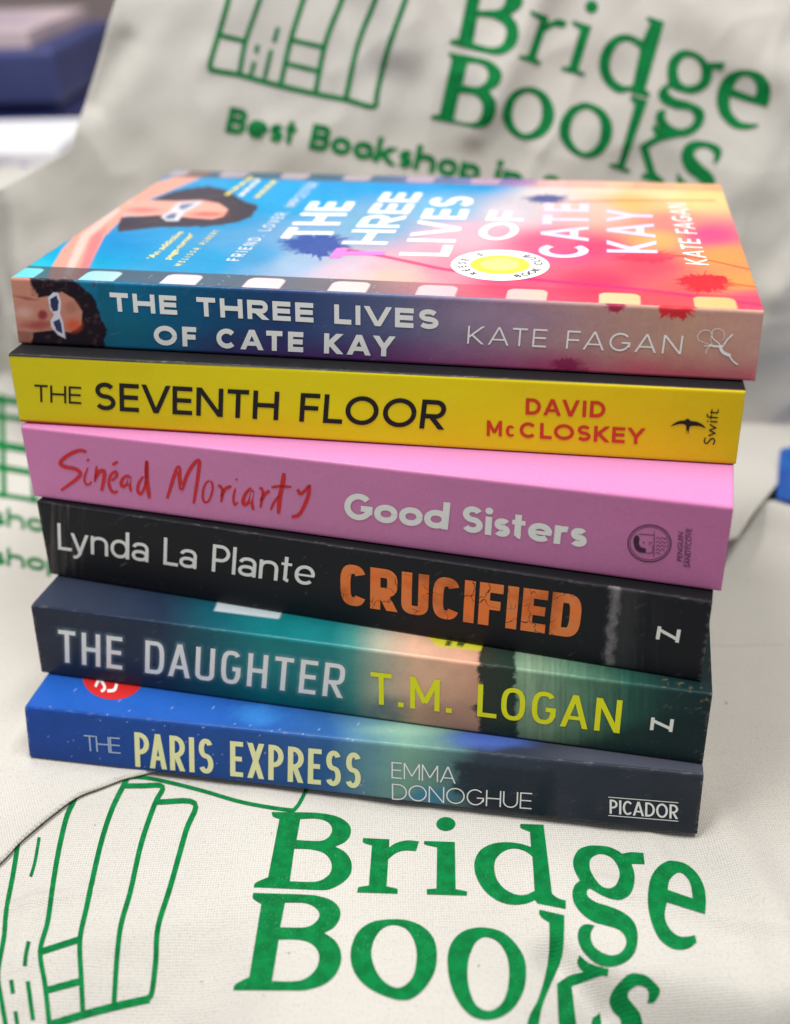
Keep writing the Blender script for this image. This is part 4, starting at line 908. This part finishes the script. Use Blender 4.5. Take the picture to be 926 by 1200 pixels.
el = wl((75, 182), (120, -10)); sl = (el[1, 0]-el[0, 0])/(el[1, 1]-el[0, 1])
nz, nx = 190, 330; us = np.linspace(0, 1, nx); P = []; UVs = []
fr = W0((862, 652), (932, 540))
for j in range(nz):
    for_z = None
zs = np.r_[np.linspace(.012, .32, nz-22)]
z0_ = el[0, 1]
xl = lambda z: max(-.42, el[0, 0]+sl*(z-z0_)-1.7*max(0, z0_-z)**1.0); xr_ = .42
cols = []
for u in us:
    col = []
    x_b = (1-u)*xl(.012)+u*xr_
    # foot of the cloth: flares forward over the table on the right
    fy = .10*float(sm(.05, .22, x_b))*(1-.0*u); n_f = 22
    yb = float(wall_y(np.array([x_b]), np.array([.012]))[0])
    yfree = max(yb-.11, min(yb-.004, fr[0, 1]+(x_b-fr[0, 0])*(fr[1, 1]-fr[0, 1])/(fr[1, 0]-fr[0, 0])))
    if x_b < .03: yfree = yb-.006
    for k_ in range(n_f):
        t = k_/n_f; yy = yfree+(yb-yfree)*t
        zz = .012*t**3+(.007*float(sm(.10, .17, x_b))+.002)*(1-t)*(1+.6*math.sin(x_b*55+t*3))+.0005
        col.append((x_b, yy, zz))
    for z in zs:
        x = (1-u)*xl(z)+u*xr_; col.append((x, None, z))
    cols.append(col)
P = np.array([[(q[0], np.nan if q[1] is None else q[1], q[2]) for q in c] for c in cols], float).reshape(-1, 3)
m_ = np.isnan(P[:, 1]); P[m_, 1] = wall_y(P[m_, 0], P[m_, 2])
me = fast_grid('tote_bag', P, nx, nz, False, np.c_[P[:, 0]*.97+P[:, 2]*.22, P[:, 2]*1.02-P[:, 0]*.22+P[:, 1]])
back = link('tote_bag', me, M_CANVAS); s_ = back.modifiers.new('cloth', 'SOLIDIFY'); s_.thickness = .0009; s_.offset = -1
tag(back, 'cream tote bag standing behind the stack with tilted blurred green lettering', 'tote bag', 'cotton tote bags')
uvw = lambda Q: np.c_[Q[:, 0], Q[:, 2]]
c1 = lambda p: pxs(p, 230, 0, 3.43); c2 = lambda p: pxs(p, 500, 0, 4.026); c3 = lambda p: pxs(p, 700, 0, 4.097)
BKL = [
 [crom(c2([(165, -112, 1), (330, -92), (430, -60), (455, 0), (440, 40), (395, 70, 1), (430, 120), (430, 190), (390, 240), (330, 258), (230, 240), (110, 205, 1), (115, 190), (150, 185, 1), (205, -80, 1), (165, -95)])), crom(c2([(265, -60, 1), (350, -45), (372, 0), (340, 45), (240, 50, 1)])), crom(c2([(240, 78, 1), (310, 85), (368, 120), (375, 170), (350, 215), (300, 225), (218, 205, 1)]))],
 [crom(c2([(490, 50, 1), (575, 78, 1), (570, 110, 1), (620, 90), (660, 105), (645, 130), (600, 125), (555, 150, 1), (515, 275, 1), (540, 295, 1), (535, 308, 1), (430, 275, 1), (435, 262, 1), (475, 262, 1), (535, 95, 1), (490, 65)]))],
 [c2(ell(778, 32, 30, 30))], [crom(c2([(690, 98, 1), (778, 125, 1), (715, 332, 1), (748, 345, 1), (742, 360, 1), (635, 330, 1), (640, 315, 1), (672, 315, 1), (725, 140, 1), (688, 112)]))],
 [crom(c2([(105, 248, 1), (270, 278), (330, 310), (355, 350), (340, 400), (295, 430, 1), (325, 480), (322, 540), (290, 590), (230, 602), (150, 585), (20, 562, 1), (25, 545), (60, 540, 1), (120, 275, 1), (105, 262)])), crom(c2([(195, 295, 1), (260, 305), (290, 340), (280, 385), (240, 410), (170, 400, 1)])), crom(c2([(155, 438, 1), (220, 445), (260, 480), (262, 530), (240, 572), (190, 580), (128, 565, 1)]))],
 [crom(c2([(490, 410), (560, 440), (600, 510), (595, 580), (550, 640), (470, 660), (400, 630), (358, 560), (370, 480), (420, 425)])), crom(c2([(490, 438), (530, 465), (545, 520), (530, 590), (480, 630), (430, 615), (402, 550), (415, 480), (450, 445)]))],
 [crom(c2([(760, 485), (835, 520), (875, 590), (865, 670), (815, 730), (750, 745), (680, 715), (630, 650), (630, 580), (670, 515), (715, 490)])), crom(c2([(765, 515), (810, 550), (822, 610), (805, 680), (755, 718), (705, 695), (675, 630), (690, 560), (725, 522)]))],
 [crom(c3([(240, 80, 1), (322, 105, 1), (230, 430, 1), (255, 450, 1), (245, 468, 1), (165, 450, 1), (160, 435, 1), (100, 445), (40, 400), (10, 330), (20, 250), (70, 185), (140, 165), (215, 195, 1), (255, 110, 1), (238, 98)])), crom(c3([(205, 235, 1), (160, 200), (110, 205), (70, 260), (60, 330), (90, 390), (140, 415), (170, 408, 1)]))],
 [crom(c3([(430, 240), (490, 260), (530, 300, 1), (615, 300, 1), (600, 340, 1), (555, 330, 1), (545, 390), (510, 430), (450, 450), (380, 435), (350, 420), (340, 440), (370, 470), (440, 490), (500, 520), (515, 560), (495, 610), (440, 650), (370, 655), (310, 625), (280, 580), (290, 535), (330, 525, 1), (325, 565), (350, 600), (400, 620), (450, 600), (465, 560), (440, 530), (370, 520), (310, 490), (292, 450), (310, 420), (340, 400, 1), (335, 350), (345, 290), (385, 250)])), crom(c3([(430, 272), (475, 285), (500, 330), (490, 390), (450, 412), (405, 400), (385, 350), (395, 300)]))],
 [crom(c3([(710, 335), (780, 350), (825, 400), (830, 460), (815, 515, 1), (635, 462, 1), (640, 530), (680, 580), (735, 595), (775, 595, 1), (765, 612, 1), (700, 622), (640, 605), (590, 550), (572, 480), (590, 400), (640, 350)])), crom(c3([(650, 425, 1), (680, 375), (720, 365), (755, 390), (765, 430), (755, 465, 1)]))],
 [crom(c3([(160, 460, 1), (242, 480, 1), (130, 800, 1), (160, 820, 1), (155, 832, 1), (55, 798, 1), (60, 785, 1), (100, 785, 1), (180, 500, 1), (160, 478)]))],
 [crom(c3([(275, 595, 1), (330, 640), (390, 640, 1), (380, 660, 1), (300, 680), (245, 710, 1), (280, 830, 1), (325, 870, 1), (310, 882, 1), (210, 855, 1), (215, 835, 1), (240, 830, 1), (200, 700, 1), (280, 650, 1), (262, 620)]))],
 [crom(c3([(480, 675), (560, 690), (598, 725), (580, 775), (555, 785, 1), (560, 740), (525, 710), (480, 715), (465, 745), (500, 790), (555, 840), (565, 890), (540, 930), (470, 935), (380, 890, 1), (385, 825, 1), (420, 870), (470, 905), (500, 885), (480, 860), (430, 820), (405, 770), (410, 715), (440, 685)]))],
]
cloth_print('shop_name_lettering', BKL, WALL, back, .0004, step=5., uvf=uvw)
IL = []
for pts, w_ in (([(165, -160), (130, 0), (90, 140), (55, 265), (85, 285), (170, 300), (300, 335), (470, 375), (600, 400), (712, 428), (728, 370), (770, 200), (840, 0), (890, -160)], 24), ([(300, -160), (255, 0), (200, 160), (172, 300)], 22), ([(480, -160), (430, 0), (380, 160), (340, 340)], 24),
                ([(640, -160), (585, 0), (520, 170), (480, 370)], 24), ([(770, -160), (720, 0), (650, 180), (600, 400)], 24), ([(90, 140), (195, 165)], 22), ([(380, 160), (515, 190)], 22), ([(360, 255), (490, 285)], 22), ([(330, 110), (312, 170)], 20), ([(250, 180), (240, 212)], 20), ([(235, 248), (218, 305)], 20), ([(302, 200), (275, 315)], 20)):
    IL.append(ribbon(open_crom(c1(pts)), w_*.85/3.43)[0])
cloth_print('book_drawing_print', [IL], WALL, back, .0004, 'any', 6., uvw)
clothtext('slogan_lettering', 'Best Bookshop in', WALL, (263.5, 154.5), (611, 224), (270, 125), M_GREEN, back, .235, .07, .0005, uvw)
clothtext('slogan_lettering', 'S', WALL, (630, 233), (654, 238), (636, 203), M_GREEN, back, .235, .07, .0005, uvw)

# cloth lying to the right and behind, with its raised fold
R0, R1 = W0((872, 640), (960, 690)); R2, R3 = W0((905, 600), (985, 660))
def right_z(x, y):
    return -.0052+.0012*vnoise(x*14, y*14, 51, 3)+.010*np.exp(-(dist_line(x, y, R2, R3+np.array([.1, -.05]))/.012)**2)-.0*x
sheet('tote_bag', right_z, .02, .52, .30, .60, 220, 160, 'plain cream tote bag lying flat at right behind the stack, ridged near the blue leaflet')

# ------------------------------------------------------------------ TABLE AND SHOP BEHIND
def boxmesh(name, x0, x1, y0, y1, z0, z1, m, parent=None, bev=.0):
    V = [(x, y, z) for z in (z0, z1) for x, y in ((x0, y0), (x1, y0), (x1, y1), (x0, y1))]
    o = link(name, mesh(name, V, [(3, 2, 1, 0), (4, 5, 6, 7), (0, 1, 5, 4), (1, 2, 6, 5), (2, 3, 7, 6), (3, 0, 4, 7)]), m, parent)
    if bev: q = o.modifiers.new('b', 'BEVEL'); q.width = bev; q.segments = 3
    return o
def noisy(name, c0, c1, sc_, rough=.5):
    m = mat(name, c0, rough); g = N(m); g.l(g.mix(g.ramp(g.noise(sc_, 3), .35, .65), c0, c1), g.b.inputs['Base Color']); return m
tag(boxmesh('table_top', -1.1, 1.0, .222, 1.35, -.04, -.0075, noisy('pale_laminate', (.62, .60, .58), (.55, .53, .52), 6)), kind='structure')
tag(boxmesh('floor', -4, 4, -1, 6, -.80, -.76, noisy('shop_floor', (.42, .36, .35), (.34, .30, .30), 3)), kind='structure')
tag(boxmesh('wall', -4, 4, 4.0, 4.1, -.76, 2.0, noisy('shop_wall', (.62, .52, .52), (.5, .42, .44), 2)), kind='structure')
navy = noisy('navy_plastic', (.012, .022, .15), (.022, .035, .20), 12, .4)
t = empty('storage_box', (-.50, 1.05, .0)); tag(t, 'navy blue box at the far left behind the tote bags', 'box')
yb_ = .98; xb = lambda px_: (px_-463)/1249*(yb_*cp+.1)
o = boxmesh('box_body', -.78, -.292, yb_, yb_+.22, -.0073, .100, navy, t, .012); o = boxmesh('box_lid', -.785, -.288, yb_-.004, yb_+.225, .103, .150, noisy('navy_lid', (.03, .04, .15), (.04, .055, .18), 9, .5), t, .006)
wp = noisy('white_card', (.78, .78, .82), (.70, .70, .76), 10)
t = boxmesh('paper_pack', -.70, -.245, .80, .92, -.0073, .103, wp, None, .004); tag(t, 'white paper pack in front of the navy box, purple patch on its front', 'paper pack')
boxmesh('purple_patch', -.60, -.268, .7988, .7999, .060, .092, noisy('purple_print', (.22, .13, .42), (.30, .2, .5), 10), t)
t = boxmesh('paper_pack', -.70, -.31, .985, 1.19, .1505, .164, noisy('pink_paper', (.66, .52, .54), (.42, .34, .42), 9)); tag(t, 'pale pink paper pack lying on the lid of the navy box', 'paper pack')
t = boxmesh('cardboard_box', -.95, -.52, 1.75, 2.1, -.76, .02, noisy('pinkish_card', (.70, .58, .56), (.60, .48, .50), 5), None, .01); tag(t, 'pale pinkish box standing on the floor far behind at top left', 'box')
t = boxmesh('display_stand', -.36, -.31, 1.9, 1.95, -.76, .30, noisy('dark_metal', (.05, .05, .06), (.08, .08, .09), 5), None, .004); tag(t, 'dark upright display post far behind the navy box', 'display stand')
bl = W0((908, 596), (1010, 520)); bm = noisy('glossy_blue_card', (.01, .16, .50), (.005, .05, .30), 22, .3)
x0_, y0_ = bl[0]; t = link('leaflet', mesh('leaflet', [(x0_, y0_, -.001), (x0_+.12, y0_-.06, -.001), (x0_+.17, y0_+.05, -.001), (x0_+.04, y0_+.11, -.001), (x0_, y0_, .006), (x0_+.12, y0_-.06, .006), (x0_+.17, y0_+.05, .006), (x0_+.04, y0_+.11, .006)],
    [(3, 2, 1, 0), (4, 5, 6, 7), (0, 1, 5, 4), (1, 2, 6, 5), (2, 3, 7, 6), (3, 0, 4, 7)]), bm); tag(t, 'bright blue card poking out from the cloth fold right of the stack', 'card')
